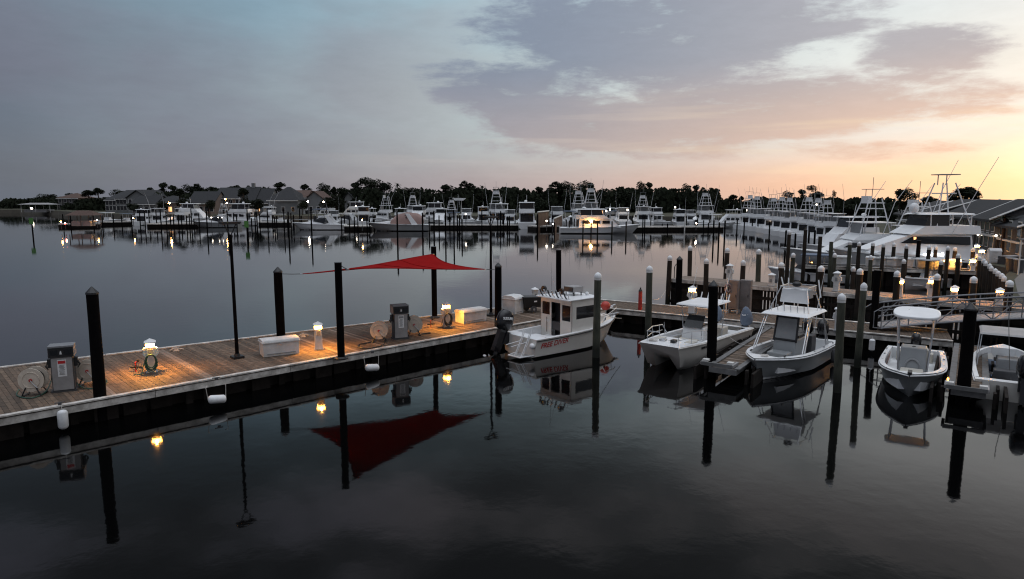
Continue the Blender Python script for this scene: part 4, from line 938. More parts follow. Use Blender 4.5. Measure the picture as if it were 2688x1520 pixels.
for k in range(4): b = MB(); b.tube([(1.1,-.4+k*.25,1.2),(1.0,-.42+k*.27,2.0)], .012, 5); b.build('fishing_rod','cap',t)
b = MB(); b.tp(1.5,4.0,-1.02,1.02,2.36,2.47,.10,.14,.12); b.build('hardtop','bluetop' if False else 'white',t,bevel=.03)
for sg in (-1,1):
    for x0_,x1_ in ((4.6,3.6),(4.35,3.3),(1.6,1.75),(1.3,1.9)):
        b = MB(); b.tube([(x0_,sg*1.05,.85),(x1_,sg*.92,2.36)], .028, 6); b.build('tower_leg','steel',t)
    for q in (.3,.6):
        b = MB(); b.tube([(4.6-q,sg*(1.05-.13*q),.85+1.51*q),(4.35-1.05*q,sg*(1.05-.13*q),.85+1.51*q)], .014, 5); b.build('leg_rung','steel',t)
    for x0_,x1_ in ((3.5,3.0),(1.9,2.1)):
        b = MB(); b.tube([(x0_,sg*.85,2.47),(x1_,sg*.55,3.5)], .024, 6); b.build('upper_leg','steel',t)
b = MB(); b.tp(2.75,2.95,-.62,.62,2.80,3.42,.04,.04,.08); b.build('upper_backrest','white',t,bevel=.04)
b = MB(); b.tp(1.9,2.4,-.5,.5,2.95,3.35,.04,.04,.05); b.build('upper_console','grey',t,bevel=.04)
b = MB(); b.tube([(3.0,-.6,3.50),(1.9,-.6,3.52),(1.9,.6,3.52),(3.0,.6,3.50)], .022, 6, closed=True); b.build('upper_rail','steel',t)
b = MB(); b.ell((2.8,.05,3.62),(.20,.20,.12),12,7); b.build('radar','black',t,smooth=True)
for k in range(6): b = MB(); b.tube([(3.6,-.7+k*.28,2.5),(3.65,-.7+k*.28,2.78)], .02, 6); b.build('rod_holder','steel',t)
for k,(yy,dd) in enumerate(((-.75,.3),(-.62,.1),(.8,.2))): b = MB(); b.tube([(1.9,yy,3.0),(1.7,yy-dd,3.75)], [.035,.03], 7); b.build('rod_holder','cap',t)
for sg in (-1,1): b = MB(); b.tube([(2.6,sg*.9,2.5),(2.2,sg*1.0,4.3 if sg > 0 else 4.1)], [.014,.006], 5); b.build('antenna','cap',t)
b = MB(); b.hexa([(4.9,-.6,.3),(5.7,-.35,.3),(5.7,.35,.3),(4.9,.6,.3)],[(4.9,-.6,.62),(5.7,-.35,.62),(5.7,.35,.62),(4.9,.6,.62)]); b.build('bow_cushion','seat',t,bevel=.03)
for sg in (-1,1):
    b = MB(); b.tube([(1.6,sg*(B/2+.12),.72),(1.6,sg*(B/2+.13),.55),(1.6,sg*(B/2+.13),.18),(1.6,sg*(B/2+.12),.08)], [.03,.11,.11,.03], 10); b.build('hull_fender','dkgrey',t,smooth=True)
    for xx in (1.0,2.2,3.4): b = MB(); b.cyl(xx,sg*(B/2-.12),.84,.90,.04,n=8); b.build('gunwale_rod_holder','steel',t)
b = MB()
for k in range(4): b.tube([(6.15+(.07+.03*k)*cos(a*pi/6), .1+(.07+.03*k)*sin(a*pi/6), 1.0+.01*k) for a in range(12)], .014, 5, closed=True)
b.build('coiled_line','fascia',t)
b = MB(); b.bx(2.0,2.3,-.3,.3,.28,.5); b.build('tackle_box','dkgrey',t,bevel=.02)
for xx,sg in ((5.6,1),(5.4,-1)): b = MB(); b.bx(xx,xx+.18,sg*.75-.02,sg*.75+.02,.98,1.03); b.build('cleat','black',t)
b = MB(); b.ell((.6,-.9,1.0),(.13,.13,.13),10,6); b.build('deck_ball','cap',t,smooth=True)
outboard(t, -.3, .35, .65, radians(20), 'glossblack', 1.1); outboard(t, -.3, -.35, .65, radians(20), 'glossblack', 1.1)

# ------------------------------------------------------------------ 4: oval T-top boat
t = thing('centre_console_boat', 'small grey-hulled fishing boat with an oval white T-top on tall pipes, bow facing the camera', 'boat', (18.05,30.05,0), radians(238))
L, B = 6.6, 2.35
hull_parts(t, L, B, .72, 1.0, 'boatgrey', 'white', open_=(.3,6.1), draft=.3, cap_w=.19, floor=.25, p=3.2, rub='cap', N=20, bowrake=.09)
b = MB(); b.tp(2.5,3.7,-.48,.48,.25,1.35,.0,.42,.02); b.build('console','boatgrey',t,bevel=.04)
b = MB(); b.tube([(3.66-.38*(.30+.24*sin(a*pi/8))/1.1,.26*cos(a*pi/8),.58+.34*sin(a*pi/8)) for a in range(9)], .045, 6); b.build('console_door_ring','grey',t)
b = MB(); b.tp(3.75,4.5,-.42,.42,.25,.62,0,.05,.02); b.build('console_seat','seat',t,bevel=.04)
b = MB(); b.bx(1.3,1.9,-.5,.5,.25,1.05); b.build('leaning_post','seat',t,bevel=.04)
b = MB(); b.bx(.35,.75,-.7,.7,.25,.66); b.build('stern_bench','seat',t,bevel=.03)
pr = []; 
for k in range(24):
    a = k*pi/12; pr.append((.82*(abs(sin(a))**.8)*(1 if sin(a) >= 0 else -1), (.84*(abs(cos(a))**.55))*(1 if cos(a) >= 0 else -1)))
b = MB(); b.prism(pr, .12, 'z', 0); o_ = b.build('t_top','white',t,bevel=.04); o_.location = (2.85,0,2.66); o_.rotation_euler = (0,radians(7),0)
b = MB(); b.bx(2.6,2.62,-.3,-.28,2.74,2.82); b.build('top_light','black',t)
for sg in (-1,1):
    for x0_,x1_,y0_,y1_ in ((3.45,3.1,.50,.66),(2.6,2.6,.50,.62)): b = MB(); b.tube([(x0_,sg*y0_,.30),(x1_,sg*y1_,2.64)], .03, 6); b.build('t_top_pipe','steel',t)
    b = MB(); b.tube([(3.3,sg*.56,1.5),(2.6,sg*.55,1.5)], .016, 5); b.build('pipe_rung','steel',t)
b = MB(); b.bx(6.15,6.6,-.07,.07,.98,1.07); b.build('bow_roller','black',t)
b = MB(); b.hexa([(4.8,-.62,.27),(5.7,-.35,.27),(5.7,.35,.27),(4.8,.62,.27)],[(4.8,-.62,.52),(5.7,-.35,.52),(5.7,.35,.52),(4.8,.62,.52)]); b.build('bow_cushion','tan',t,bevel=.03)
for sg in (-1,1):
    for xx in (1.0,2.2,3.4): b = MB(); b.cyl(xx,sg*(B/2-.10),.76,.81,.04,n=8); b.build('gunwale_rod_holder','steel',t)
    b = MB(); b.bx(.6,4.4,sg*.93-.01,sg*.93+.01,.45,.62); b.build('coaming_pad','tan',t)
b = MB(); b.tube([(3.0,.12*cos(a*pi/5),1.25+.12*sin(a*pi/5)) for a in range(10)], .015, 5, closed=True); b.build('steering_wheel','black',t)

for xx,sg in ((5.3,1),(5.3,-1),(1.0,1),(1.0,-1)): b = MB(); b.bx(xx,xx+.16,sg*.85-.02,sg*.85+.02,.86,.90); b.build('cleat','steel',t)
outboard(t, -.3, 0, .45, radians(12), 'glossblack', .95)

# ------------------------------------------------------------------ 5: skiff, stern to the camera
t = thing('open_skiff', 'open skiff with blue-grey deck and bimini, stern and black outboard facing the camera', 'boat', (18.2,24.3,0), radians(57))
L, B = 6.6, 2.4
hull_parts(t, L, B, .72, .95, 'cream', 'white', open_=(.18,6.0), draft=.3, cap_w=.15, floor=.25, p=3.0, rub='cap', N=18)
b = MB(); b.bx(3.8,4.9,-.85,.85,.26,.55); b.build('casting_deck','bluecanvas',t,bevel=.03)
b = MB(); b.tp(2.3,3.2,-.38,.38,.25,1.1,.05,.1,.03); b.build('console','grey',t,bevel=.03)
b = MB(); b.bx(1.3,1.8,-.5,.5,.25,.85); b.build('seat','dkgrey',t,bevel=.03)
b = MB(); b.tp(2.6,4.7,-1.0,1.0,1.98,2.04,.12,.12,.10); b.build('bimini_top','panel',t,bevel=.02)
for sg in (-1,1):
    for x0_,x1_ in ((2.4,2.8),(3.9,4.5)): b = MB(); b.tube([(x0_,sg*1.02,.75),(x1_,sg*.92,2.0)], .02, 6); b.build('bimini_pole','steel',t)
b = MB(); b.tube([(.9,-.1,.3),(1.6,.0,.9),(2.9,.1,2.6),(3.2,.1,3.2)], .014, 5); b.build('fishing_rod','bhose',t)
b = MB(); b.tube([(.5,-.35,.4),(.7,-.4,1.25),(.35,-.4,1.35)], .022, 6); b.build('grab_rail','steel',t)
for k in range(5): b = MB(); b.bx(.5+.5*k,.72+.5*k,.25,.55,.26,.42+.05*(k%2)); b.build('gear_box',('net','dkgrey','panel')[k%3],t,bevel=.02)
outboard(t, -.28, -.35, .62, radians(8), 'glossblack', 1.25)
b = MB(); b.bx(-.02,-.005,-.75,-.6,.35,.42); b.build('tail_light','text_red',t)

def mooring(p, q, sag, label):
    p, q = Vector(p), Vector(q); b = MB(); b.tube([lerp(p,q,k/10)-p-Vector((0,0,sag*4*(k/10)*(1-k/10))) for k in range(11)], .014, 5)
    o = b.build('mooring_line','fascia',None); o.location = p; tag(o,label,'rope','mooring lines')
mooring((4.0,31.28,2.15),(5.6,34.6,1.25),.08,'mooring line from the white-capped piling to the bow of the lettered boat')
mooring((7.1,35.0,2.3),(9.6,42.5,1.6),.35,'thin line from the roped piling back towards the raised pier')
mooring((10.1,31.2,.95),(10.9,30.6,.7),.1,'dark mooring line from the catamaran side to the finger pier')
LM = [(60,'the long white-framed boat shelter'),(181,'the brick house'),(245,'the long low white yacht'),(305,'the townhouse row'),(361,'the big townhouse gable'),(398,'the pillared-porch house'),(447,'the big amber floodlight'),(485,'the white cabin boat with an oval window'),(528,'the long porch roof'),(597,'the twin amber floodlights'),
      (650,'the chimney house'),(690,'the house left of the pyramid roof'),(743,'the pyramid roof'),(785,'the brown roof beside the pyramid'),(826,'the bright white floodlight'),(875,'the white hardtop cruiser'),(925,'the tall white flybridge cruiser'),(965,'the cruiser by the lamp-lit pilings'),(1000,'the tower boat behind the tan cover'),(1045,'the tan-covered cruiser'),(1086,'the red-flagged tower boat'),(1128,'the broad white cruiser'),
      (1190,'the white flat canopy'),(1225,'the low dark-bowed boat'),(1268,'the square-sterned cruiser'),(1303,'the tall central tower boat'),(1340,'the blue-grey fishing boat'),(1382,'the square-backed cruiser'),(1425,'the taller brown fence'),(1460,'the white sedan fishing boat'),(1515,'the amber-lit yacht stern'),(1548,'the largest tower boat'),(1600,'the yacht bow floodlight'),(1635,'the grey fishing boat'),(1683,'the blue-white tower boat'),
      (1725,'the small boat at the dark dock'),(1771,'the lone round lamp on the right'),(1800,'the white mast-like pile'),(1845,'the right-hand tower boat'),(1912,'the small cabin cruiser of the row'),(1975,'the far end of the sportfishing row'),(2040,'the middle of the sportfishing row'),(2120,'the near end of the sportfishing row'),(2190,'the largest yacht bow'),(2260,'the largest yacht dome'),(2380,'the farthest lawn townhouse'),(2440,'the second lawn townhouse'),(2530,'the slanting lawn townhouse roof')]
# ================================================================== FAR MARINA
# --- boat builders; local frame: x forward from the stern (0) to the bow (L), metres
def sportfisher(name, cat_label, L=15.0, tower=True, outr=True, hm='white', hi=1.0):
    t = thing(name, cat_label, 'boat'); B = L*.31
    hull_parts(t, L, B, 1.15*hi, 2.25*hi, hm, 'white', open_=(.4,L*.30), draft=.6, chine=.2, cap_w=.3, floor=.6, p=2.3, N=12, bowrake=.13, rub='cap')
    z = 1.3*hi; w = B*.40
    b = MB(); b.hexa([(L*.30,-w,z-.3),(L*.72,-w*.55,z+.4),(L*.72,w*.55,z+.4),(L*.30,w,z-.3)], [(L*.31,-w*.9,z+1.9),(L*.52,-w*.7,z+1.95),(L*.52,w*.7,z+1.95),(L*.31,w*.9,z+1.9)]); b.build('deckhouse','white',t)
    for sg in (-1,1):
        b = MB(); b.add([(L*.34,sg*(w*.98),z+.9),(L*.60,sg*(w*.80),z+1.0),(L*.54,sg*(w*.76),z+1.55),(L*.34,sg*(w*.94),z+1.5)], [(0,1,2,3)]); b.build('window','glass',t)
    b = MB(); b.bx(L*.305-.03,L*.305,-w*.7,w*.7,z+.1,z+1.6); b.build('saloon_door','glass',t)
    b = MB(); b.tp(L*.27,L*.54,-w*.95,w*.95,z+1.93,z+2.7,.1,.9,.05); b.build('flybridge','white',t)
    b = MB(); b.bx(L*.25,L*.50,-w*.9,w*.9,z+4.0,z+4.1); b.build('hardtop','white',t)
    for xx in (L*.28,L*.46):
        for sg in (-1,1): b = MB(); b.tube([(xx,sg*w*.85,z+2.5),(xx,sg*w*.8,z+4.0)], .05, 5); b.build('hardtop_post','steel',t)
    b = MB(); b.add([(L*.47,-w*.8,z+2.7),(L*.47,w*.8,z+2.7),(L*.47,w*.75,z+3.95),(L*.47,-w*.75,z+3.95)], [(0,1,2,3)]); b.build('bridge_curtain','grey',t)
    if tower:
        for sx_,ex_ in ((L*.27,L*.33),(L*.50,L*.42)):
            for sg in (-1,1): b = MB(); b.tube([(sx_,sg*w*.9,z+2.0),(ex_,sg*w*.38,z+7.0)], .07, 5); b.build('tower_leg','pipe',t)
        for q in (.55,.75):
            for sg in (-1,1): b = MB(); b.tube([(lerp(L*.27,L*.33,q),sg*w*lerp(.9,.38,q),z+2+5*q),(lerp(L*.5,L*.42,q),sg*w*lerp(.9,.38,q),z+2+5*q)], .05, 5); b.build('tower_rung','pipe',t)
            b = MB(); b.tube([(lerp(L*.27,L*.33,q),-w*lerp(.9,.38,q),z+2+5*q),(lerp(L*.27,L*.33,q),w*lerp(.9,.38,q),z+2+5*q)], .05, 5); b.build('tower_crossbar','pipe',t)
        b = MB(); b.bx(L*.31,L*.43,-w*.45,w*.45,z+6.4,z+6.5); b.bx(L*.40,L*.43,-w*.4,w*.4,z+6.5,z+7.3); b.build('tower_basket','cap',t)
        b = MB(); b.bx(L*.32,L*.43,-w*.42,w*.42,z+8.1,z+8.17); b.tube([(L*.375,0,z+8.1),(L*.375,0,z+9.6)],.03,5)
        for sg in (-1,1): b.tube([(L*.40,sg*w*.38,z+6.9),(L*.40,sg*w*.38,z+8.1)],.04,5)
        b.build('tower_shade','grey',t)
    if outr:
        for sg in (-1,1): b = MB(); b.tube([(L*.36,sg*w*1.05,z+1.9),(L*.30,sg*w*1.35,z+6.5),(L*.20,sg*w*1.45,z+9.2)], [.045,.035,.025], 5); b.build('outrigger','pipe',t)
    return t
def express(name, lab, L=11.0, canvas=None, hm='white'):
    t = thing(name, lab, 'boat'); B = L*.31
    hull_parts(t, L, B, 1.15, 1.55, hm, 'white', open_=(.3,L*.36), draft=.5, chine=.15, cap_w=.3, floor=.55, p=2.0, N=12, bowrake=.17, rub='cap', boot='black')
    b = MB(); b.hexa([(L*.40,-B*.36,1.25),(L*.86,-B*.10,1.4),(L*.86,B*.10,1.4),(L*.40,B*.36,1.25)], [(L*.40,-B*.30,1.95),(L*.66,-B*.16,1.72),(L*.66,B*.16,1.72),(L*.40,B*.30,1.95)]); b.build('cabin_trunk','white',t)
    b = MB(); b.hexa([(L*.36,-B*.40,1.3),(L*.60,-B*.24,1.8),(L*.60,B*.24,1.8),(L*.36,B*.40,1.3)], [(L*.34,-B*.36,2.45),(L*.47,-B*.24,2.5),(L*.47,B*.24,2.5),(L*.34,B*.36,2.45)]); b.build('windscreen','glass',t)
    for sg in (-1,1):
        b = MB(); b.hexa([(L*.16,sg*B*.44,1.1),(L*.26,sg*B*.44,1.1),(L*.26,sg*B*.40,1.1),(L*.16,sg*B*.40,1.1)], [(L*.30,sg*B*.36,3.0),(L*.36,sg*B*.36,3.0),(L*.36,sg*B*.32,3.0),(L*.30,sg*B*.32,3.0)]); b.build('arch_leg','white',t)
    b = MB(); b.bx(L*.30,L*.37,-B*.36,B*.36,2.9,3.05); b.build('arch_top','white',t)
    if canvas:
        b = MB(); ys = [(-.42,1.25),(-.34,2.5),(-.15,3.15),(.15,3.15),(.34,2.5),(.42,1.25)]
        vs = []; xs = ((L*.10,.6),(L*.18,.95),(L*.35,1.05),(L*.50,.85),(L*.60,.35))
        for x,k in xs: vs += [(x,y*B,1.25+(z-1.25)*k) for y,z in ys]
        b.add(vs, [(i*6+j,i*6+j+1,(i+1)*6+j+1,(i+1)*6+j) for i in range(4) for j in range(5)]); b.build('canvas_cover',canvas,t,smooth=True)
    b = MB()
    for sg in (-1,1): b.tube([(L*.6,sg*B*.35,1.5),(L*.65,sg*B*.32,2.0),(L*.96,sg*.15,2.15)], .025, 5)
    b.build('bow_rail','steel',t)
    return t
def cruiser(name, lab, L=11.0, top='white', enclosed=True, hm='white'):
    t = thing(name, lab, 'boat'); B = L*.33
    hull_parts(t, L, B, 1.2, 1.9, hm, 'white', open_=(.3,L*.22), draft=.5, chine=.2, cap_w=.25, floor=.6, p=2.4, N=12, bowrake=.1, rub='cap')
    w = B*.42
    b = MB(); b.tp(L*.22,L*.74,-w,w,1.2,3.0,.1,1.3,.15); b.build('deckhouse','white',t)
    for sg in (-1,1):
        for k in range(3): b = MB(); b.bx(L*(.27+.12*k),L*(.36+.12*k),sg*(w-.03)-.02,sg*(w-.03)+.02,2.05,2.65); b.build('window','glass',t)
    b = MB(); b.add([(L*.735-.75,-w*.85,2.05),(L*.735-.75,w*.85,2.05),(L*.735-1.2,w*.8,2.75),(L*.735-1.2,-w*.8,2.75)], [(0,1,2,3)]); b.v = [(x+.06,y,z) for x,y,z in b.v]; b.build('front_window','glass',t)
    b = MB(); b.bx(L*.215-.02,L*.215,-w*.8,w*.8,1.3,2.8); b.build('cockpit_door','glass',t)
    b = MB(); b.tp(L*.18,L*.60,-w*.98,w*.98,3.0,3.75,.1,.7,.05); b.build('flybridge','white',t)
    if enclosed:
        b = MB(); b.tp(L*.24,L*.52,-w*.86,w*.86,3.76,4.85,0,.25,.02); b.build('clear_curtain','glass',t)
    for xx in (L*.24,L*.38,L*.52):
        for sg in (-1,1): b = MB(); b.tube([(xx,sg*w*.9,3.7),(xx-.05,sg*w*.88,4.9)], .045, 5); b.build('top_post','cap',t)
    b = MB(); b.tp(L*.2,L*.56,-w,w,4.88,5.0,.05,.05,.05); b.build('flybridge_top',top,t)
    b = MB(); b.tube([(L*.4,0,5),(L*.38,0,6.4)],.03,5); b.ell((L*.3,.2,5.2),(.3,.3,.2),8,5); b.build('mast','cap',t)
    return t
def smallboat(name, lab, L=7.0, top='white', hm='white'):
    t = thing(name, lab, 'boat'); B = L*.33
    hull_parts(t, L, B, .8, 1.15, hm, 'white', open_=(.3,L*.8), draft=.3, cap_w=.15, floor=.35, p=2.6, N=10, rub='cap')
    b = MB(); b.tp(L*.38,L*.55,-.45,.45,.35,1.4,.05,.2,.03); b.build('console','white',t)
    b = MB(); b.bx(L*.28,L*.60,-.95,.95,2.3,2.4); b.build('hardtop',top,t)
    for xx in (L*.34,L*.52):
        for sg in (-1,1): b = MB(); b.tube([(xx,sg*.6,.4),(xx,sg*.75,2.3)], .035, 5); b.build('top_post','steel',t)
    b = MB(); b.tp(-.45,.05,-.22,.22,.35,1.45,.08,.05,.03); b.build('outboard_motor','black',t)
    return t
KIND = {}
KIND['sf'] = Proto(sportfisher('sportfishing_boat','x'))
KIND['sfn'] = Proto(sportfisher('sportfishing_boat','x',tower=False))
KIND['ex'] = Proto(express('express_cruiser','x'))
KIND['ext'] = Proto(express('express_cruiser','x',canvas='tan',hm='boatgrey'))
KIND['exb'] = Proto(express('express_cruiser','x',hm='boatgrey'))
KIND['cr'] = Proto(cruiser('flybridge_cruiser','x'))
KIND['cro'] = Proto(cruiser('flybridge_cruiser','x',enclosed=False))
KIND['sm'] = Proto(smallboat('small_boat','x'))
KIND['smb'] = Proto(smallboat('small_boat','x',top='bluecanvas'))
BASE = {'sf':15,'sfn':15,'ex':11,'ext':11,'exb':11,'cr':11,'cro':11,'sm':7,'smb':7}
def far_boat(kind, px, row, head, size, label, group='boats in the far marina'):
    """px,row: pixel of the hull's middle at the waterline; head in degrees, 0 = bow to the right, 90 = away"""
    g = G(px, row, 0); sc = size/BASE[kind]; a = radians(head); d = Vector((cos(a), sin(a), 0))*(size/2)
    o = KIND[kind].get(g-d, a, sc, label, group); return o
E_ = [
 ('cr',198,555,180,9,'cabin cruiser moored before the brick house at the far left'),
 ('sfn',248,555,182,12,'long low white yacht moored right of the brick house'),
 ('sm',288,589,0,9,'small lit boat just right of the dark-roofed dock pavilion'),
 ('smb',330,588,180,8,'low boat with lit cover between the pavilion and the townhouse row'),
 ('sm',362,587,0,6,'small boat beside the amber light below the townhouse row'),
 ('cro',415,582,200,7,'small cabin boat below the townhouse gable'),
 ('sm',452,581,180,7,'low skiff below the first floodlight'),
 ('cr',489,574,260,8,'white cabin boat with an oval window left of the long grey express cruiser'),
 ('cr',520,566,185,11,'white flybridge cruiser moored behind the long grey express cruiser'),
 ('exb',566,597,180,11.2,'long grey-hulled express cruiser moored broadside, leftmost of the three big ones'),
 ('sfn',596,570,100,12,'white fishing boat right below the twin amber floodlights'),
 ('cr',648,578,180,10,'white cruiser with a radar arch right of the twin floodlights'),
 ('sm',640,592,350,8,'small boat in front of the radar arch cruiser'),
 ('cr',706,577,265,9,'pinkish cabin boat before the pyramid-roofed house'),
 ('sm',735,585,180,7,'small skiff before the pyramid-roofed house'),
 ('cro',782,574,180,10,'white cruiser right of the pyramid-roofed house'),
 ('sfn',820,572,90,12,'white fishing boat below the bright white floodlight'),
 ('cro',855,574,180,10,'white hardtop cruiser below the second white floodlight'),
 ('ex',838,603,180,11.6,'white express cruiser with a swept radar arch, middle one of the three big ones'),
 ('cr',925,576,180,12,'tall white flybridge cruiser left of the tan-covered boat'),
 ('ex',905,588,180,10,'white express boat half hidden behind the lamp-lit pilings'),
 ('cro',960,588,180,9,'white cruiser right behind the lamp-lit pilings'),
 ('ext',1045,606,180,13.2,'pale express cruiser under a tan canvas cover, rightmost of the three big ones'),
 ('sf',1000,583,175,13,'tower fishing boat behind the tan-covered express cruiser'),
 ('sf',1086,582,92,13,'tower fishing boat with a small red flag at its top'),
 ('cr',1128,584,182,12,'broad white flybridge cruiser right of the red-flagged tower boat'),
 ('sf',1188,590,85,11,'narrow tower fishing boat left of the grey-backed cruiser'),
 ('sm',1225,592,0,8,'low boat with its dark bow to the right, near a small lamp'),
 ('cr',1268,589,95,10,'square-sterned white cruiser left of the tall central tower boat'),
 ('sf',1303,590,90,15,'tall central tower fishing boat behind the slender black lamp pole'),
 ('sfn',1340,592,88,11,'blue-grey fishing boat without a tower right of the tall central tower boat'),
 ('cr',1382,598,90,13,'square-backed cruiser with wide aft windows left of the brown fence'),
 ('sfn',1460,590,90,13,'white sedan fishing boat between the two brown fences'),
 ('sf',1515,588,95,15,'tower fishing boat behind the amber-lit yacht'),
 ('sf',1548,590,88,16,'largest tower fishing boat behind the amber-lit yacht, with a tall basket'),
 ('cr',1575,612,0,16,'big white yacht with a lit amber piling at its side'),
 ('cro',1600,585,90,9,'small cruiser behind the bow of the amber-lit yacht'),
 ('sfn',1632,588,90,12,'grey fishing boat right of the amber-lit yacht'),
 ('sf',1683,590,90,13,'blue-white tower fishing boat beside the dark piling pair'),
 ('sm',1725,590,180,7,'small boat at the dark right-hand dock'),
 ('sf',1845,592,90,14,'tower fishing boat beside the small bright dock lamp'),
 ('sm',1880,598,0,9,'low white boat right of the small bright dock lamp'),
 ('cro',1912,596,180,9,'small cabin cruiser at the left end of the sportfishing row'),
]
for e in E_:
    o_ = far_boat(*e)
    if e[1] == 1575: o_.scale = (o_.scale[0], o_.scale[1], o_.scale[2]*.66)
fr_ = random.Random(4); usedb = {}
KN = {'cr':'flybridge cruiser','cro':'open-topped cruiser','sm':'low white boat','smb':'low blue-topped boat','sfn':'sedan boat','sf':'tower boat'}
for k in range(34):
    px = 392+ (1900-392)*(k+fr_.uniform(-.3,.3))/34
    if 745 < px < 790 or 1400 < px < 1480: continue
    kd = fr_.choice(['cr','cro','sm','sfn','smb','cr','sf']); lm_ = min(LM, key=lambda q: abs(q[0]-px)); ky = (kd,lm_[1]); usedb[ky] = usedb.get(ky,0)+1
    far_boat(kd, px, fr_.uniform(586,592), fr_.choice([0,180,90,88,100,265,182]), fr_.uniform(8,12.5), ('another ' if usedb[ky] > 1 else '')+f'small {KN[kd]} in the second row near {lm_[1]}', 'small boats crowded behind the front row')
# the row of sportfishing boats on the right, sterns to the channel
ORD = ['first','second','third','fourth','fifth','sixth','seventh','eighth','ninth','tenth','eleventh']
for k in range(11):
    u = k/10; px = 1938+212*u**1.05; g = G(px, 602+42*u**1.3, 0); a = radians(44-9*u+random.uniform(-4,4))
    sc_ = .66+random.uniform(-.04,.05); o = KIND['sf' if k % 4 != 2 else 'sfn'].get(g, a, sc_, ORD[k]+' boat of the sportfishing row, counted from the far end', 'sportfishing boats moored side by side'); o.scale = (sc_,sc_,sc_*random.uniform(1.12,1.36))
# ---- big yacht
Yy = 63.0
bx0 = XD(2178, Yy, 2); bx1 = XD(2585, Yy, 2); L = bx1-bx0
t = thing('motor_yacht', 'largest white motor yacht with black wrap windows, lit nameboard and tower', 'boat', (bx1,Yy+.5,0), pi+radians(2)); B = 4.6
hull_parts(t, L, B, 1.55, 2.75, 'white', 'white', open_=(.5,L*.16), draft=.6, chine=.3, cap_w=.35, floor=.8, p=2.3, N=16, bowrake=.2, rub='cap', boot='black')
b = MB()
for sg in (-1,1): b.add([(L*.2,sg*(B/2+.02),1.0),(L*.80,sg*(B/2*.80),1.35),(L*.74,sg*(B/2*.84),1.75),(L*.2,sg*(B/2+.03),1.5)], [(0,1,2,3)])
b.build('dark_hull_band','black',t)  # plain black band along the hull sides
b = MB(); b.hexa([(L*.14,-1.9,1.6),(L*.80,-.9,2.6),(L*.80,.9,2.6),(L*.14,1.9,1.6)], [(L*.16,-1.7,3.9),(L*.52,-1.2,4.0),(L*.52,1.2,4.0),(L*.16,1.7,3.9)]); b.build('deckhouse','white',t)
for sg in (-1,1):
    b = MB(); b.add([(L*.17,sg*1.84,3.05),(L*.60,sg*1.30,3.2),(L*.52,sg*1.25,3.8),(L*.17,sg*1.74,3.78)], [(0,1,2,3)]); b.v=[(x,y+sg*.03,z) for x,y,z in b.v]; b.build('window','glass',t)
b = MB(); b.bx(L*.50,L*.515,1.27,1.36,3.2,3.75); b.build('lit_window','litglass',t)
b = MB(); b.tp(L*.10,L*.55,-1.75,1.75,4.0,4.75,.1,1.3,.1); b.build('flybridge','white',t)
b = MB(); b.tp(L*.14,L*.46,-1.6,1.6,5.75,5.87,.1,.2,.1); b.build('hardtop','white',t)
b = MB(); b.tp(L*.30,L*.46,-1.5,1.5,4.76,5.74,0,.5,.05); b.build('bridge_window','glass',t)
for xx in (L*.16,L*.28,L*.42):
    for sg in (-1,1): b = MB(); b.tube([(xx,sg*1.5,4.7),(xx,sg*1.45,5.8)], .06, 5); b.build('hardtop_post','cap',t)
b = MB(); b.ell((L*.47,0,6.3),(.42,.42,.5),12,8); b.build('satellite_dome','cap',t,smooth=True)
for sx_,ex_ in ((L*.16,L*.24),(L*.38,L*.32)):
    for sg in (-1,1): b = MB(); b.tube([(sx_,sg*1.5,4.7),(ex_,sg*.6,8.6)], .06, 5); b.build('tower_leg','pipe',t)
b = MB(); b.bx(L*.23,L*.33,-.7,.7,7.6,7.7); b.build('tower_floor','pipe',t); b = MB(); b.bx(L*.22,L*.34,-.8,.8,9.3,9.38); b.build('tower_top','grey',t)
for sg in (-1,1): b = MB(); b.tube([(L*.30,sg*.6,8.4),(L*.30,sg*.6,9.3)], .05, 5); b.build('tower_post','pipe',t)
for sg in (-1,1): b = MB(); b.tube([(L*.30,sg*1.9,4.0),(L*.18,sg*2.4,8.0),(L*.08,sg*2.6,10.8)], [.035,.03,.02], 5); b.build('outrigger','pipe',t)
b = MB(); z0 = 2.05
for k in range(6): b.bx(L*.36+.30*k,L*.36+.30*k+.22,B/2+.0,B/2+.05,z0+.06*(k%2),z0+.32+.07*((k+1)%2))
b.bx(L*.36-.05,L*.36+1.85,B/2-.03,B/2+.03,z0+.10,z0+.26); b.build('lit_nameboard','sign',t)
# second yacht behind with tower, and a third with dark windows left
t2 = KIND['sf'].get((XD(2420,74,2),74,0), radians(178), 1.0, 'tower yacht moored right behind the largest yacht', 'yachts beside the lawn')
t3 = KIND['sf'].get((XD(2545,70,2),70,0), radians(176), .95, 'tower yacht nearest the lawn townhouses', 'yachts beside the lawn')
t4 = KIND['cr'].get((XD(2330,82,2),82,0), radians(184), 1.0, 'tall white cruiser with dark windows left of the largest yacht', 'yachts beside the lawn')
KIND['sm'].get((XD(2500,57,0),56.5,0), radians(200), 1.0, 'small white boat lit from the dock beside the lawn steps', 'yachts beside the lawn')
KIND['smb'].get((XD(2240,58,0),58,0), radians(150), 1.0, 'small boat with a blue-grey top below the yacht bow', 'yachts beside the lawn')

for q_ in (t2,t3): q_.scale = (q_.scale[0],q_.scale[1],q_.scale[2]*.86)
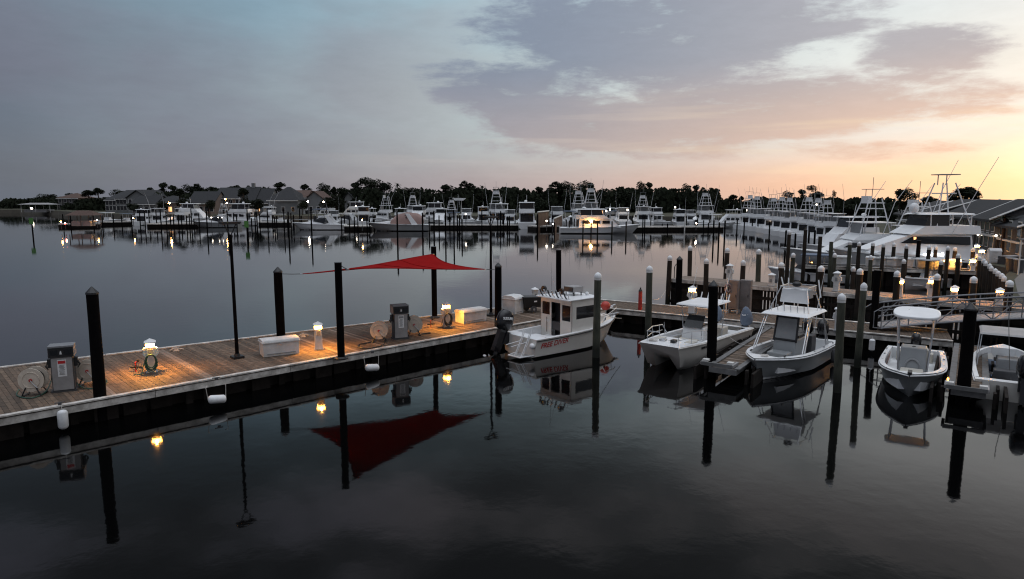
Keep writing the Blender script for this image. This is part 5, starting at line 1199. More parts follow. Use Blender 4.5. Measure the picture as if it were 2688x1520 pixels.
# ---- yacht dock with its boxes, pilings and lamps
d0, d1 = G(2110,697,1.5), G(2560,713,1.5)
n_ = Vector((-(d1-d0).y,(d1-d0).x,0)).normalized()
dock('yacht_dock','dark timber dock in front of the largest yacht', [(d0.x,d0.y),(d1.x,d1.y)], [(d0.x+n_.x*2,d0.y+n_.y*2),(d1.x+n_.x*2,d1.y+n_.y*2)], 1.5, 60, pm='wharf', pieces=False)
dd = (d1-d0)
def yd(px, off=1.0):
    best = min((abs((d0+dd*(s/300)+n_*off).x-XD(px,(d0+dd*(s/300)+n_*off).y,1.5)), s) for s in range(-60,360)); g = d0+dd*(best[1]/300)+n_*off; g.z = 1.5; return g
for k,(px,w_,lb) in enumerate(((2205,1.6,'first'),(2290,1.0,'second'),(2318,1.3,'third'),(2345,1.3,'fourth'),(2372,1.2,'fifth'),(2425,1.1,'lit sixth'),(2455,1.1,'lit seventh'),(2490,1.4,'eighth'))):
    g = yd(px,1.5); dockbox(g, atan2(dd.y,dd.x), w_, .6, .85, f'white storage box on the yacht dock, the {lb} counted from the left')
for px,lb in ((2513,'right of the dock boxes'),(2552,'beside the small lit boat'),(2482,'between the last two boxes')):
    pedestal(yd(px,.4), -.3, 'amber-lit pedestal on the yacht dock, '+lb, True, .95, True)
for px in (2131,2147): 
    g = G(px, 690, 1.2); t = thing('step_light',('left' if px < 2140 else 'right')+' small amber step light under the dark bow at the yacht dock','lamp',g,0,'small amber step lights'); b = MB(); b.ell((0,0,0),(.09,.09,.09),8,5); b.build('lens','lensY',t); b = MB(); b.bx(-.05,.05,-.05,.05,-.4,-.08); b.build('stem','dkgrey',t)
rnd = random.Random(5)
for k,(px,top,side,m,cp) in enumerate(((2066,606,-6,'bpile','white'),(2108,600,-3,'bpile','flat'),(2148,618,-2,'bpile','flat'),(2181,632,-.4,'gpile','flat'),(2226,634,-.4,'gpile','white'),(2252,637,-.4,'bpile','white'),(2285,637,2.3,'bpile','white'),
    (2313,640,-.4,'bpile','white'),(2341,639,2.3,'bpile','white'),(2376,643,-.4,'bpile','white'),(2407,628,2.3,'pile','flat'),(2431,646,-.4,'bpile','white'),(2452,646,2.3,'bpile','white'),(2484,648,-.4,'bpile','white'),(2502,650,2.3,'bpile','white'),(2514,668,-.4,'bpile','white'),(2549,652,2.3,'bpile','white'),
    (2186,666,-6.5,'gpile','white'),(2283,672,-6.5,'gpile','white'),(2372,682,-6.5,'bpile','white'),(2465,685,-6,'bpile','white'),(2078,666,-9,'gpile','white'),(2240,702,-10,'bpile','white'))):
    g = yd(px, side); names = 'small white-capped pilings in front of the largest yacht' if side > -3 else 'brown pilings standing in open water between the raised pier and the yacht dock'
    pile('piling', g.x, g.y, ZT(g.y, top)-.12, .15, m, ('bare-topped' if cp == 'flat' else 'white-capped')+' brown piling of the yacht-dock row, '+['','','','leftmost','second','third','fourth','fifth','sixth','seventh','eighth','ninth','tenth','eleventh','twelfth','thirteenth','fourteenth','fifteenth'][min(k,17)]+' from its left end' if side > -3 else ('dark piling at the open-water end of the yacht dock, '+('leftmost','middle','rightmost')[k]+' of three' if k < 3 else f'brown piling in open water before the yacht dock, {["first","third","fourth","fifth","flat-lit sixth","leftmost","second"][max(0,min(6,k-17))]} of them'), names, cp, n=10)
# shore-side pile fence (bulkhead) rising to the right
for k in range(11):
    px = 2612-6*k if False else 2560+8*k; g = G(px, 700+8*k if k < 12 else 0, 1.5)
    pile('piling', g.x-.2, g.y, 2.6, .14, 'bpile', 'short white-topped bulkhead piling by the shore path, '+['farthest','second','third','fourth','fifth','sixth','seventh','eighth','ninth','tenth','nearest'][k]+' of the line', 'bulkhead pilings stepping down beside the shore path', 'white', n=8)
g = G(2608,690,1.5); dockbox(g,-.3,.9,.6,1.3,'tall pale storage box on the shore by the bulkhead pilings')
for px,r0,r1,lb in ((2672,722,630,'pale lamp post standing on the shore path at the frame edge'),(2499,646,603,'thin pale post on the lawn behind the largest yacht')):
    g = G(px,r0,1.5); H = ZT(g.y,r1)-1.5; t = thing('lamp_post',lb,'lamp post',g); b = MB(); b.cyl(0,0,0,H,.06,.045,8); b.build('pole','trim',t); b = MB(); b.bx(-.1,.3,-.1,.1,H,H+.12); b.build('lamp_head','grey',t)
for px,row,lb in ((2652,712,'left'),(2673,716,'right')):
    g = G(px,row,1.5); t = thing('litter_bin','dark barrel bin on the shore path, the '+lb+' of the two','bin',g); b = MB(); b.cyl(0,0,0,1.0,.32,.38,12); b.build('barrel','dkgrey',t); b = MB(); b.cyl(0,0,1.0,1.06,.42,n=12); b.build('lid','panel',t)
g = G(2652,694,1.5); t = thing('picnic_table','pale picnic table on the shore lawn','table',g,.4); b = MB(); b.bx(-.9,.9,-.35,.35,.7,.76); b.build('table_top','panel',t)
for sg in (-1,1):
    b = MB(); b.bx(-.9,.9,sg*.7-.13,sg*.7+.13,.42,.47); b.build('bench','panel',t); b = MB(); b.bx(sg*.6-.04,sg*.6+.04,-.7,.7,.0,.7); b.build('leg','dkgrey',t)
for px,row,lb in ((2575,684,'right'),(2563,668,'upper')):
    g = G(px,row,1.5); pedestal(g,0,'lit shore pedestal by the bulkhead, the '+lb+' one of the pair',True,1.0,True)

# ---- far docks, long and low, with pilings
def lowdock(p0, p1, w, label, z=.9):
    a, c = G(*p0,0), G(*p1,0); d = (c-a); L = d.length; d.normalize(); nr = Vector((-d.y,d.x,0)); nr = nr if nr.y > 0 else -nr
    t = thing('far_dock', label, 'dock', a); 
    b = MB(); q = [Vector((0,0,0)), d*L, d*L+nr*w, nr*w]
    b.hexa([(p.x,p.y,z-.25) for p in q], [(p.x,p.y,z) for p in q]); b.build('decking','fascia',t)
    b = MB(); q = [nr*.3, d*L+nr*.3, d*L+nr*(w-.3), nr*(w-.3)]; b.hexa([(p.x,p.y,-.5) for p in q], [(p.x,p.y,z-.25) for p in q]); b.build('underframe','wharf',t)
lowdock((153,598),(262,596),4,'floating dock carrying the dark-roofed pavilion at the far left')
lowdock((262,592),(420,588),2,'low dock below the townhouse row')
lowdock((385,597),(520,596),5,'dark dock left of the long grey express cruiser')
lowdock((640,592),(760,592),2,'low dock before the pyramid-roofed house')
lowdock((900,604),(975,604),6,'dark dock between the two big express cruisers')
lowdock((1125,600),(1360,600),2,'low dock behind the central tower boats')
lowdock((1600,606),(1900,605),3,'dark dock on the right of the far marina')
lowdock((1410,605),(1470,603),4,'short dock between the brown fences')
rnd = random.Random(11)
pl = [(87,620,575,'pile'),(167,594,563,'pile'),(187,598,566,'pile'),(247,599,560,'pile'),(270,596,566,'pile'),(299,597,563,'pile'),(321,596,567,'pile'),(347,597,565,'pile'),(369,596,553,'pile'),(382,598,554,'pile'),(393,596,557,'pile'),
 (412,596,552,'pile'),(424,604,550,'pile'),(438,598,556,'pile'),(449,599,565,'pile'),(457,600,566,'pile'),(470,599,564,'pile'),(478,600,566,'pile'),(491,600,566,'pile'),(499,600,562,'pile'),(504,598,548,'pile'),(545,612,556,'pile'),(550,592,549,'pile'),(588,592,551,'pile'),(599,611,552,'pile'),(602,592,551,'pile'),
 (623,604,566,'pile'),(651,600,550,'pile'),(676,606,563,'pile'),(683,600,563,'pile'),(704,607,550,'pile'),(722,602,570,'pile'),(727,598,568,'pile'),(747,606,549,'pile'),(759,625,557,'pile'),(765,600,560,'pile'),(788,598,549,'pile'),(792,598,567,'pile'),(819,626,555,'pile'),
 (897,604,570,'pile'),(905,602,566,'pile'),(918,605,572,'pile'),(931,604,570,'pile'),(940,604,572,'pile'),(964,606,570,'pile'),(971,606,571,'pile'),(983,604,568,'pile'),(1044,640,557,'pile'),(1078,600,570,'pile'),(1093,600,568,'pile'),(1110,636,560,'pile'),(1127,612,568,'pile'),(1140,634,555,'pile'),(1153,612,566,'pile'),(1170,630,553,'pile'),(1181,606,562,'pile'),(1192,630,553,'pile'),
 (1201,610,566,'pile'),(1206,612,566,'pile'),(1213,624,575,'pile'),(1265,603,553,'pile'),(1287,604,556,'pile'),(1314,604,555,'pile'),(1332,608,569,'pile'),(1337,608,569,'pile'),(1411,624,563,'pile'),(1449,606,556,'pile'),(1455,612,585,'pile'),(1494,612,580,'bpile'),(1530,625,580,'bpile'),(1568,622,581,'bpile'),(1606,625,582,'bpile'),(1643,625,583,'bpile'),(1687,608,564,'pile'),(1692,608,564,'pile'),
 (1738,604,588,'pile'),(1752,606,588,'pile'),(1797,606,560,'trim'),(1846,608,586,'pile'),(1859,608,586,'pile'),(1872,634,579,'pile'),(1886,640,585,'pile'),(1901,640,580,'pile'),(1934,612,577,'pile'),(1953,608,574,'pile'),(1974,606,575,'pile'),(1989,606,577,'pile'),(2019,622,584,'pile'),(2061,655,606,'pile'),(2086,660,615,'pile'),(2110,670,600,'bpile'),(2121,664,608,'pile'),(2136,668,606,'pile')]
for k in range(150, 0, -1):
    px = rnd.uniform(390,1990); 
    if 34 < k: continue
    pl.append((px, rnd.uniform(596,603), rnd.uniform(560,580), 'pile'))
PP = None
for px,row,top,m in pl:
    g = G(px,row,0); zt = ZT(g.y,top); H = max(1.2, zt)
    b = MB(); b.rev([(.13,-.8),(.125,H-.05),(.11,H),(.02,H+.15)], 7); o = b.build('mooring_pile', m, None); o.location = g
    tag(o, 'thin dark mooring pile standing in the water of the far marina' if m != 'trim' else 'single white mast-like pile at the dark right-hand dock', 'piling', 'thin dark mooring piles of the far marina' if m != 'trim' else None)
# channel marker with green board (far left) 
g = G(87,620,0); t = thing('channel_marker','green channel marker board on a pile at the far left','marker',g); b = MB(); H = ZT(g.y,588); b.bx(-.4,.4,-.2,-.15,H,H+1.1); b.build('board','green',t)
g = G(650,630,0); t = thing('channel_marker','green-boarded marker pile right of the first slender lamp pole','marker',g); H = ZT(g.y,583); b = MB(); b.cyl(0,0,-.6,H,.14,.12,8); b.build('pile','pile',t); b = MB(); b.bx(-.35,.35,-.2,-.15,H-.9,H+.2); b.build('board','green',t)
# pavilion and boathouse
def shelter(px, row, w, d, eave, apex, label, rm, px_solid=False):
    g = G(px,row,.9); t = thing('dock_pavilion', label, 'pavilion', (g.x,g.y,.9))
    for a in (-.46,0,.46):
        for c in (-.46,.46): b = MB(); b.cyl(w*a,d*c,0,eave,.10,n=6); b.build('post','trim' if px_solid else 'dkgrey',t)
    b = MB(); b.add([(-w*.55,-d*.6,eave),(w*.55,-d*.6,eave),(w*.55,d*.6,eave),(-w*.55,d*.6,eave),(-w*.3,0,apex),(w*.3,0,apex)], [(0,1,5,4),(1,2,5),(2,3,4,5),(3,0,4),(3,2,1,0)]); b.build('roof',rm,t)
    b = MB(); b.bx(-w*.42,w*.30,-d*.3,d*.3,0,1.0); b.build('counter','panel',t)
    b = MB(); b.bx(-w*.46,w*.46,-d*.05,d*.05,0 if px_solid else 1.0,1.1); b.build('rail','trim',t)
shelter(224,593,5.6,3.2,2.3,3.3,'open pavilion with a dark hipped roof on the far-left floating dock','roofbrown')
shelter(105,557,12,5,3.0,3.6,'long white-framed boat shelter on the far-left shore','panel',True)
# brown fences (pens)
for (a_, c_, top, lb) in (((1411,606),(1440,600),558,'taller brown plank fence pen beside the square-backed cruiser'),((1454,608),(1476,594),575,'smaller brown plank fence with a pale slanting top right of the sedan fishing boat')):
    p, q = G(*a_,0), G(*c_,0); t = thing('plank_fence', lb, 'fence', p); d = q-p; K = 12; H = ZT(p.y,top)
    for k in range(K):
        u, v = p+d*(k/K)-p, p+d*((k+.92)/K)-p; b = MB(); b.hexa([(u.x,u.y,-.4),(v.x,v.y,-.4),(v.x,v.y+.12,-.4),(u.x,u.y+.12,-.4)],[(u.x,u.y,H),(v.x,v.y,H),(v.x,v.y+.12,H),(u.x,u.y+.12,H)]); b.build('plank','brownwood',t)
    b = MB(); b.tube([(0,-.05,H+.1),(d.x,d.y-.05,H+.1)], .16, 6); b.build('top_rail','trim',t)
# ---- flood lights on poles
def flood(px, row, base_row, m, r, label, cat='floodlight', nm='floodlight', Y=None):
    r *= .55
    g = G(px, base_row, 1.0) if Y is None else Vector((XD(px,Y,3),Y,1.0)); z = ZT(g.y, row)
    t = thing(nm, label, cat, (g.x,g.y,0)); zb = 1.0
    b = MB(); b.cyl(0,0,.5,z-.1,.07,.05,6); b.build('pole','dkgrey',t)
    b = MB(); b.ell((0,0,z),(r,r,r),10,6); b.build('lens',m,t)
    b = MB(); b.tp(-r*1.1,r*1.1,-r*.6,r*1.1,z+r*.85,z+r*1.2,.05,.05,.05); b.build('hood','dkgrey',t)
for a_ in ((447,533,575,'floodo',.42,'big amber floodlight before the dark-roofed house left of the pines'),(594,523,572,'floodo',.36,'upper lamp of the twin amber floodlights'),(598,533,573,'flood',.36,'lower lamp of the twin amber floodlights'),
           (810,529,572,'flood',.42,'bright white floodlight right of the pyramid-roofed house'),(851,530,572,'flood',.32,'second white floodlight right of the pyramid-roofed house'),
           (84,547,560,'dot',.7,'white lamp at the left end of the long boat shelter'),(1601,550,580,'flood',.30,'white floodlight above the bow of the amber-lit yacht'),(1591,554,580,'dot',.4,'dimmer lamp just left of the white floodlight above the yacht bow'),
           (1647,551,580,'dot',.45,'small round lamp right of the yacht bow floodlight'),(1771,544,575,'dot',.45,'lone round lamp before the dark trees on the right'),(1960,552,585,'dot',.45,'lone round lamp left of the sportfishing row'),
           (2140,537,600,'dot',.3,'small round lamp among the sportfishing towers'),(1223,562,590,'dot',.35,'small lamp on the dock near the dark-bowed low boat'),(1435,580,600,'dot',.35,'dock lamp inside the brown fence pen'),
           (1451,588,603,'dot',.25,'low dock lamp at the corner of the smaller brown fence'),(1827,586,598,'flood',.24,'small bright dock lamp beside the right-hand tower fishing boat'),(951,577,600,'floodo',.24,'small amber lamp among the pilings between the two big express cruisers'),
           (351,573,590,'floodo',.22,'small amber lamp on the low dock below the townhouse row'),(256,577,592,'floodo',.20,'small lamp at the right end of the pavilion dock'),(161,582,596,'floodo',.24,'white-amber beacon at the left corner of the pavilion dock'),
           (172,586,596,'floodr',.22,'red beacon at the left corner of the pavilion dock'),(556,571,590,'dot',.25,'small lamp above the long grey express cruiser foredeck'),(574,571,590,'dot',.2,'left one of the two little lamps above the long grey express cruiser'),(584,571,590,'dot',.2,'right one of the two little lamps above the long grey express cruiser'),(935,541,575,'dot',.3,'small lamp on the tall white flybridge cruiser side')):
    flood(*a_)
g = G(1549,613,0); t = thing('lit_pedestal','amber lamp pedestal lighting the side of the big white yacht','lamp',(g.x,g.y-1.6,0)); b = MB(); b.cyl(0,0,-.5,2.2,.12,n=8); b.build('pole','wharf',t); b = MB(); b.ell((0,0,2.45),(.28,.28,.2),10,6); b.build('lens','floodo',t); b = MB(); b.cyl(0,0,2.6,2.7,.35,.1,8); b.build('cap','dkgrey',t)

# ================================================================== HOUSES
def house(px0, px1, Y, base, eave_row, ridge_row, label, wm='wall', rm='roof', depth=11, kind='gable', nwin=4, floors=1, rz=0, z0=1.5, chimney=False, lit=()):
    x0, x1 = XD(px0,Y,4), XD(px1,Y,4); w = x1-x0; he = ZT(Y,eave_row)-z0; hr = ZT(Y+depth/2*(0 if kind!='gable' else 1),ridge_row)-z0
    t = thing('house', label, 'house', ((x0+x1)/2, Y, z0), rz); h = w/2
    b = MB(); b.bx(-h,h,0,depth,-1,he); 
    if kind == 'gable': b.add([(-h,0,he),(-h,depth,he),(-h,depth/2,hr-.15)],[(0,1,2)]); b.add([(h,0,he),(h,depth,he),(h,depth/2,hr-.15)],[(2,1,0)])
    if kind == 'front': b.add([(-h,0,he),(h,0,he),(0,0,hr-.15)],[(0,1,2)])
    b.build('wall', wm, t)
    b = MB(); o = .5
    if kind == 'gable':
        for s in (0,1):
            ya, yb = (-o, depth/2) if s == 0 else (depth+o, depth/2)
            b.hexa([(-h-.3,ya,he-.2),(h+.3,ya,he-.2),(h+.3,yb,hr),(-h-.3,yb,hr)], [(-h-.3,ya,he+.0),(h+.3,ya,he+.0),(h+.3,yb,hr+.2),(-h-.3,yb,hr+.2)])
    elif kind == 'hip': b.add([(-h-o,-o,he),(h+o,-o,he),(h+o,depth+o,he),(-h-o,depth+o,he),(-h*.12,depth/2,hr),(h*.12,depth/2,hr)], [(0,1,5,4),(1,2,5),(2,3,4,5),(3,0,4),(3,2,1,0)])
    elif kind == 'front':
        for sg in (-1,1): b.hexa([(sg*(h+o),-o,he-.2),(0,-o,hr),(0,depth,hr),(sg*(h+o),depth,he-.2)], [(sg*(h+o),-o,he),(0,-o,hr+.22),(0,depth,hr+.22),(sg*(h+o),depth,he)])
    elif kind == 'shed':
        b.hexa([(-h-.2,-o,he-.2),(h+.2,-o,he-.2),(h+.2,depth,hr),(-h-.2,depth,hr)], [(-h-.2,-o,he+.05),(h+.2,-o,he+.05),(h+.2,depth,hr+.25),(-h-.2,depth,hr+.25)])
    r = b.build('roof', rm, t)
    if chimney:
        b = MB(); b.bx(-.5,.5,depth/2-.5,depth/2+.5,hr-1,hr+1.4); b.build('chimney', wm, r)
    for f in range(floors):
        zb = .9+f*2.8
        if zb+1.4 > he: zb = max(.5, he-1.8)
        for k in range(nwin):
            cx = -h+w*(k+.5)/nwin; b = MB(); b.bx(cx-.62,cx+.62,-.05,-.01,zb-.1,zb+1.5); fr_ = b.build('window','trim',t)
            b = MB(); b.bx(cx-.5,cx+.5,-.08,-.055,zb,zb+1.4); b.build('pane','litglass' if (f,k) in lit else 'glass',fr_)
    b = MB(); b.bx(-h-.3,h+.3,-.62,-.45,he-.35,he-.1)
    if kind != 'front': b.build('fascia','trim',t)
    return t
house(152,206,285,0,520,507,'brown-roofed brick house with white balconies at the far left','brick','roofbrown',12,'hip',4,2)
house(206,226,285,0,540,527,'low brown-roofed annex right of the brick house','brick','roofbrown',10,'gable',2,1)
for k,(a_,c_) in enumerate(((277,305),(306,333))): house(a_,c_,236,0,524-3*k,500-k,f'pale two-storey townhouse with a sloped dark roof, {("left" if k==0 else "middle")} unit of the far row','wall','roof',14,'shed',3,2)
house(334,388,232,0,520,500,'pale end townhouse with a big front gable in the far row','wall','roof',16,'front',3,2)
house(345,408,214,0,535,515,'low white house with a pillared porch before the gabled townhouse','wall','roof',10,'gable',4,1)
house(408,470,216,0,530,513,'warm-lit house behind the big amber floodlight','wallpink','roof',10,'hip',4,1,lit=((0,2),))
house(494,562,216,0,533,504,'house with a long dark roof and white porch between the two amber lights','wallpink','roof',11,'gable',5,1)
house(563,632,222,0,520,494,'two-storey dark-roofed house right behind the twin amber floodlights','wallpink','roof',12,'gable',4,2,lit=((0,3),(0,0)))
house(632,668,222,0,530,492,'narrow dark-roofed house with a chimney','wall','roof',12,'gable',2,1,chimney=True)
house(668,706,222,0,532,496,'dark-roofed house left of the pyramid roof','wall','roof',12,'gable',2,1,lit=((0,0),))
house(704,782,214,0,525,490,'house under a tall dark pyramid roof','wall','roof',13,'hip',3,1)
house(768,805,222,0,518,501,'brown-roofed house tucked right behind the pyramid roof','wallpink','roofbrown',11,'gable',3,1)
house(806,846,222,0,520,503,'pale gabled house behind the bright white floodlight','wall','roofbrown',11,'front',2,1)
house(905,925,240,0,520,506,'small house with a pale gable among the trees','wall','roof',10,'front',1,1)
house(1363,1402,205,0,552,526,'dim grey gabled boathouse behind the square-backed cruiser','wall','roof',9,'front',2,1)
house(1566,1592,205,0,558,540,'pale boathouse behind the amber-lit yacht bow','wallpink','roof',9,'front',1,1,lit=((0,0),))
# white canopy over a lift
g = Vector((XD(1206,200,4),200,1.5)); t = thing('lift_canopy','white flat canopy on a thin post before the dark trees','canopy',g); H = ZT(200,520)-1.5; b = MB(); b.tp(-1.2,1.2,-1,1,H-.7,H,-.8,-.8,0); b.build('canopy','cap',t); b = MB(); b.cyl(.6,0,-1,H-.7,.1,n=6); b.build('post','trim',t)
# right-hand townhouses: the row runs away from the camera, facades towards the harbour, blank end wall to the camera
def lawnhouse(px, Y, wl, eave, ridge, depth, label, n=4, az=-112, wm='brick'):
    a = radians(az); xx = XD(px,Y,4); ux = Vector((cos(a),sin(a),0)); c = Vector((xx,Y,1.5))-ux*wl/2; h = wl/2
    he = ZT(c.y,eave)-1.5; hr = ZT(c.y-1,ridge)-1.5
    t = thing('house', label, 'house', c, a, 'townhouses along the lawn')
    b = MB(); b.hexa([(-h,0,-1),(h,0,-1),(h,depth,-1),(-h,depth,-1)], [(-h,0,he),(h,0,he),(h,depth,hr),(-h,depth,hr)]); b.build('wall', wm, t)
    b = MB(); b.bx(-h+.05,h-.05,depth+.01,depth+6,-1,hr-1.2); b.build('rear_wall', wm, t)
    b = MB(); b.hexa([(-h-.15,-.7,he-.25),(h+.22,-.7,he-.25),(h+.22,depth+.1,hr+.06),(-h-.15,depth+.1,hr+.06)], [(-h-.15,-.7,he+.0),(h+.22,-.7,he+.0),(h+.22,depth+.1,hr+.3),(-h-.15,depth+.1,hr+.3)]); b.build('roof','roof',t)
    b = MB(); b.tube([(h+.26,-.7,he+.02),(h+.26,depth+.1,hr+.32)], .12, 4); b.build('gable_trim','trim',t)
    for f in range(2):
        zb = .5+f*he*.5
        for k in range(n):
            cx = -h+wl*(k+.5)/n; b = MB(); b.bx(cx-.62,cx+.62,-.05,-.01,zb-.1,zb+1.5); fr_ = b.build('window','trim',t)
            b = MB(); b.bx(cx-.5,cx+.5,-.08,-.055,zb,zb+1.4); b.build('pane','glass',fr_)
    b = MB(); b.bx(-h,h,-.25,-.01,he*.47,he*.53); b.build('storey_band','trim',t)
lawnhouse(2690,64,9,592,545,4.5,'nearest lawn townhouse, mostly cut by the frame edge behind the palm',3)
lawnhouse(2614,72,8,574,530,3.6,'lawn townhouse with a blank pale end wall left of the palm')
lawnhouse(2560,80,8,571,531,3.6,'lawn townhouse with a tall slanting dark roof, left of the porch lamps')
lawnhouse(2500,92,11,578,529,5.0,'lawn townhouse whose pale end wall shows behind the rightmost yacht tower')
lawnhouse(2446,106,13,560,528,6.0,'dark-roofed lawn townhouse between the two yacht towers')
lawnhouse(2384,122,14,562,531,6.5,'farthest lawn townhouse, a pale wall behind the largest yacht')
b = None
for px,row,Y,lb in ((2561,615,78.0,'left one of the two porch lamps on the lawn townhouses'),(2607,618,72.0,'right one of the two porch lamps on the lawn townhouses')):
    x = XD(px,Y,3); z = ZT(Y,row); t = thing('porch_lamp',lb,'lamp',(x,Y-.4,0)); b = MB(); b.ell((0,0,z),(.11,.11,.13),8,5); b.build('lens','dot',t); b = MB(); b.cyl(0,0,1.5,z-.2,.05,n=6); b.build('pole','dkgrey',t)

# ================================================================== TREES
TR = random.Random(3)
def leafcloud(blobs, n, size):
    b = MB(); tot = sum(r[0]*r[1]*r[2] for c,r in blobs)
    for c, r in blobs:
        k = max(8, int(n*(r[0]*r[1]*r[2])/tot)) if tot else n
        for _ in range(k):
            while True:
                p = [TR.uniform(-1,1) for _ in range(3)]
                q = sum(v*v for v in p)
                if q < 1 and (q > .25 or TR.random() < .4): break
            x,y,z = (c[i]+p[i]*r[i] for i in range(3)); s = size*TR.uniform(.5,1.3)
            a, e = TR.uniform(0,6.28), TR.uniform(-.7,.7)
            u = Vector((cos(a),sin(a),e*.6))*s; v = Vector((-sin(a)*.5,cos(a)*.5,TR.uniform(.2,.9)))*s*.8
            P0 = Vector((x,y,z)); b.add([P0-u, P0+v, P0+u, P0-v*.6], [(0,1,2,3)])
    return b
def pine(seed, H=12, cr=2.6, flat=.4, bare=.62, nb=7):
    TR.seed(seed); t = thing('pine_tree','x','tree'); b = MB(); bend = TR.uniform(-.5,.5)
    b.tube([(0,0,-1),(bend*.2,0,H*.3),(bend*.7,.1,H*.65),(bend,0,H*.92)], [.30,.26,.18,.07], 7)
    blobs = []
    for k in range(nb):
        a = TR.uniform(0,6.28); rr = cr*TR.uniform(.15,.72); zz = H*TR.uniform(bare,.95)
        c = (bend+rr*cos(a), rr*sin(a)*.8, zz); b.tube([(bend*.8,0,zz-H*.10),(c[0]*.6+bend*.4,c[1]*.6,zz-.2),c], [.08,.05,.02], 5)
        s = cr*TR.uniform(.30,.50); blobs.append((c,(s,s,s*flat*2.0)))
    blobs.append(((bend,0,H*.93),(cr*.5,cr*.45,cr*.5)))
    b.build('trunk','bark',t); leafcloud(blobs, 1000, .36).build('crown','leaf',t); return t
def broad(seed, H=9, cr=4):
    TR.seed(seed); t = thing('broadleaf_tree','x','tree'); b = MB(); b.tube([(0,0,-1),(.1,0,H*.35),(.2,.1,H*.7)], [.3,.24,.1], 7)
    blobs = []
    for k in range(9):
        a = TR.uniform(0,6.28); rr = cr*TR.uniform(.1,.65); zz = H*TR.uniform(.42,.86); s = cr*TR.uniform(.35,.55)
        blobs.append(((rr*cos(a),rr*sin(a),zz),(s,s,s*.7))); b.tube([(.1,0,zz-H*.25),(rr*cos(a)*.8,rr*sin(a)*.8,zz)], [.09,.03], 5)
    b.build('trunk','bark',t); leafcloud(blobs, 1300, .46).build('crown','leaf',t); return t
def palm(seed, H=8):
    TR.seed(seed); t = thing('palm_tree','x','tree'); b = MB(); b.tube([(0,0,-1),(.1,0,H*.5),(0,0,H)], [.2,.16,.14], 7); b.build('trunk','bark',t)
    b = MB()
    for k in range(22):
        a = k*2.4; el = TR.uniform(-.5,1.0); L = 1.9; prev = Vector((0,0,H)); w = .26
        for j in range(5):
            r = L*(j+1)/5; p = Vector((cos(a)*r*cos(el*.6), sin(a)*r*cos(el*.6), H+r*sin(el)-.32*r*r*.6)); s = Vector((-sin(a),cos(a),0))*w*(1-j/5.5)
            b.add([prev-s, prev+s, p+s*.8, p-s*.8], [(0,1,2,3)]); prev = p
    b.build('crown','leaf',t); return t
PT = [Proto(pine(s, 12, cr, fl, br, nb)) for s,cr,fl,br,nb in ((1,2.5,.45,.66,7),(2,3.0,.4,.60,9),(3,2.2,.6,.72,6),(4,3.4,.5,.52,12),(5,2.6,.35,.58,8))]
BT = [Proto(broad(s, 9, cr)) for s,cr in ((6,4.2),(7,3.6),(8,4.8))]
PM = Proto(palm(9))
used = {}
def tree(kind, px, top, wpx, Y):
    lm = min(LM, key=lambda q: abs(q[0]-px)); x = XD(px,Y,8); H = ZT(Y,top)-1.5
    desc = {'p':'dark flat-crowned pine','b':'dark rounded broadleaf tree','m':'small palm'}[kind]
    side = 'right behind' if abs(lm[0]-px) < 10 else ('behind and left of' if px < lm[0] else 'behind and right of')
    key = (desc,side,lm[1]); used[key] = used.get(key,0)+1
    size = '' if used[key] == 1 else ('another ' if used[key] == 2 else 'further ')
    lb = f'{size}{desc} {side} {lm[1]}'
    wm_ = wpx/F*Y
    if kind == 'm': o = PM.get((x,Y,1.5), TR.uniform(0,6), 1, lb, 'trees along the far shore'); o.scale = (1,1,H/8.6)
    else:
        i = TR.randrange(len(PT)) if kind == 'p' else TR.randrange(len(BT)); pr = (PT if kind == 'p' else BT)[i]; cr = [2.5,3.0,2.2,3.4,2.6][i] if kind == 'p' else [4.2,3.6,4.8][i]
        o = pr.get((x,Y,1.5), TR.uniform(-.4,.4)+(pi if TR.random()<.5 else 0), 1, lb, 'trees along the far shore'); s = wm_/2/cr*(1.35 if kind == 'p' else 1.2); o.scale = (s, s, H/(12.4 if kind == 'p' else 9.3))
TR.seed(21)
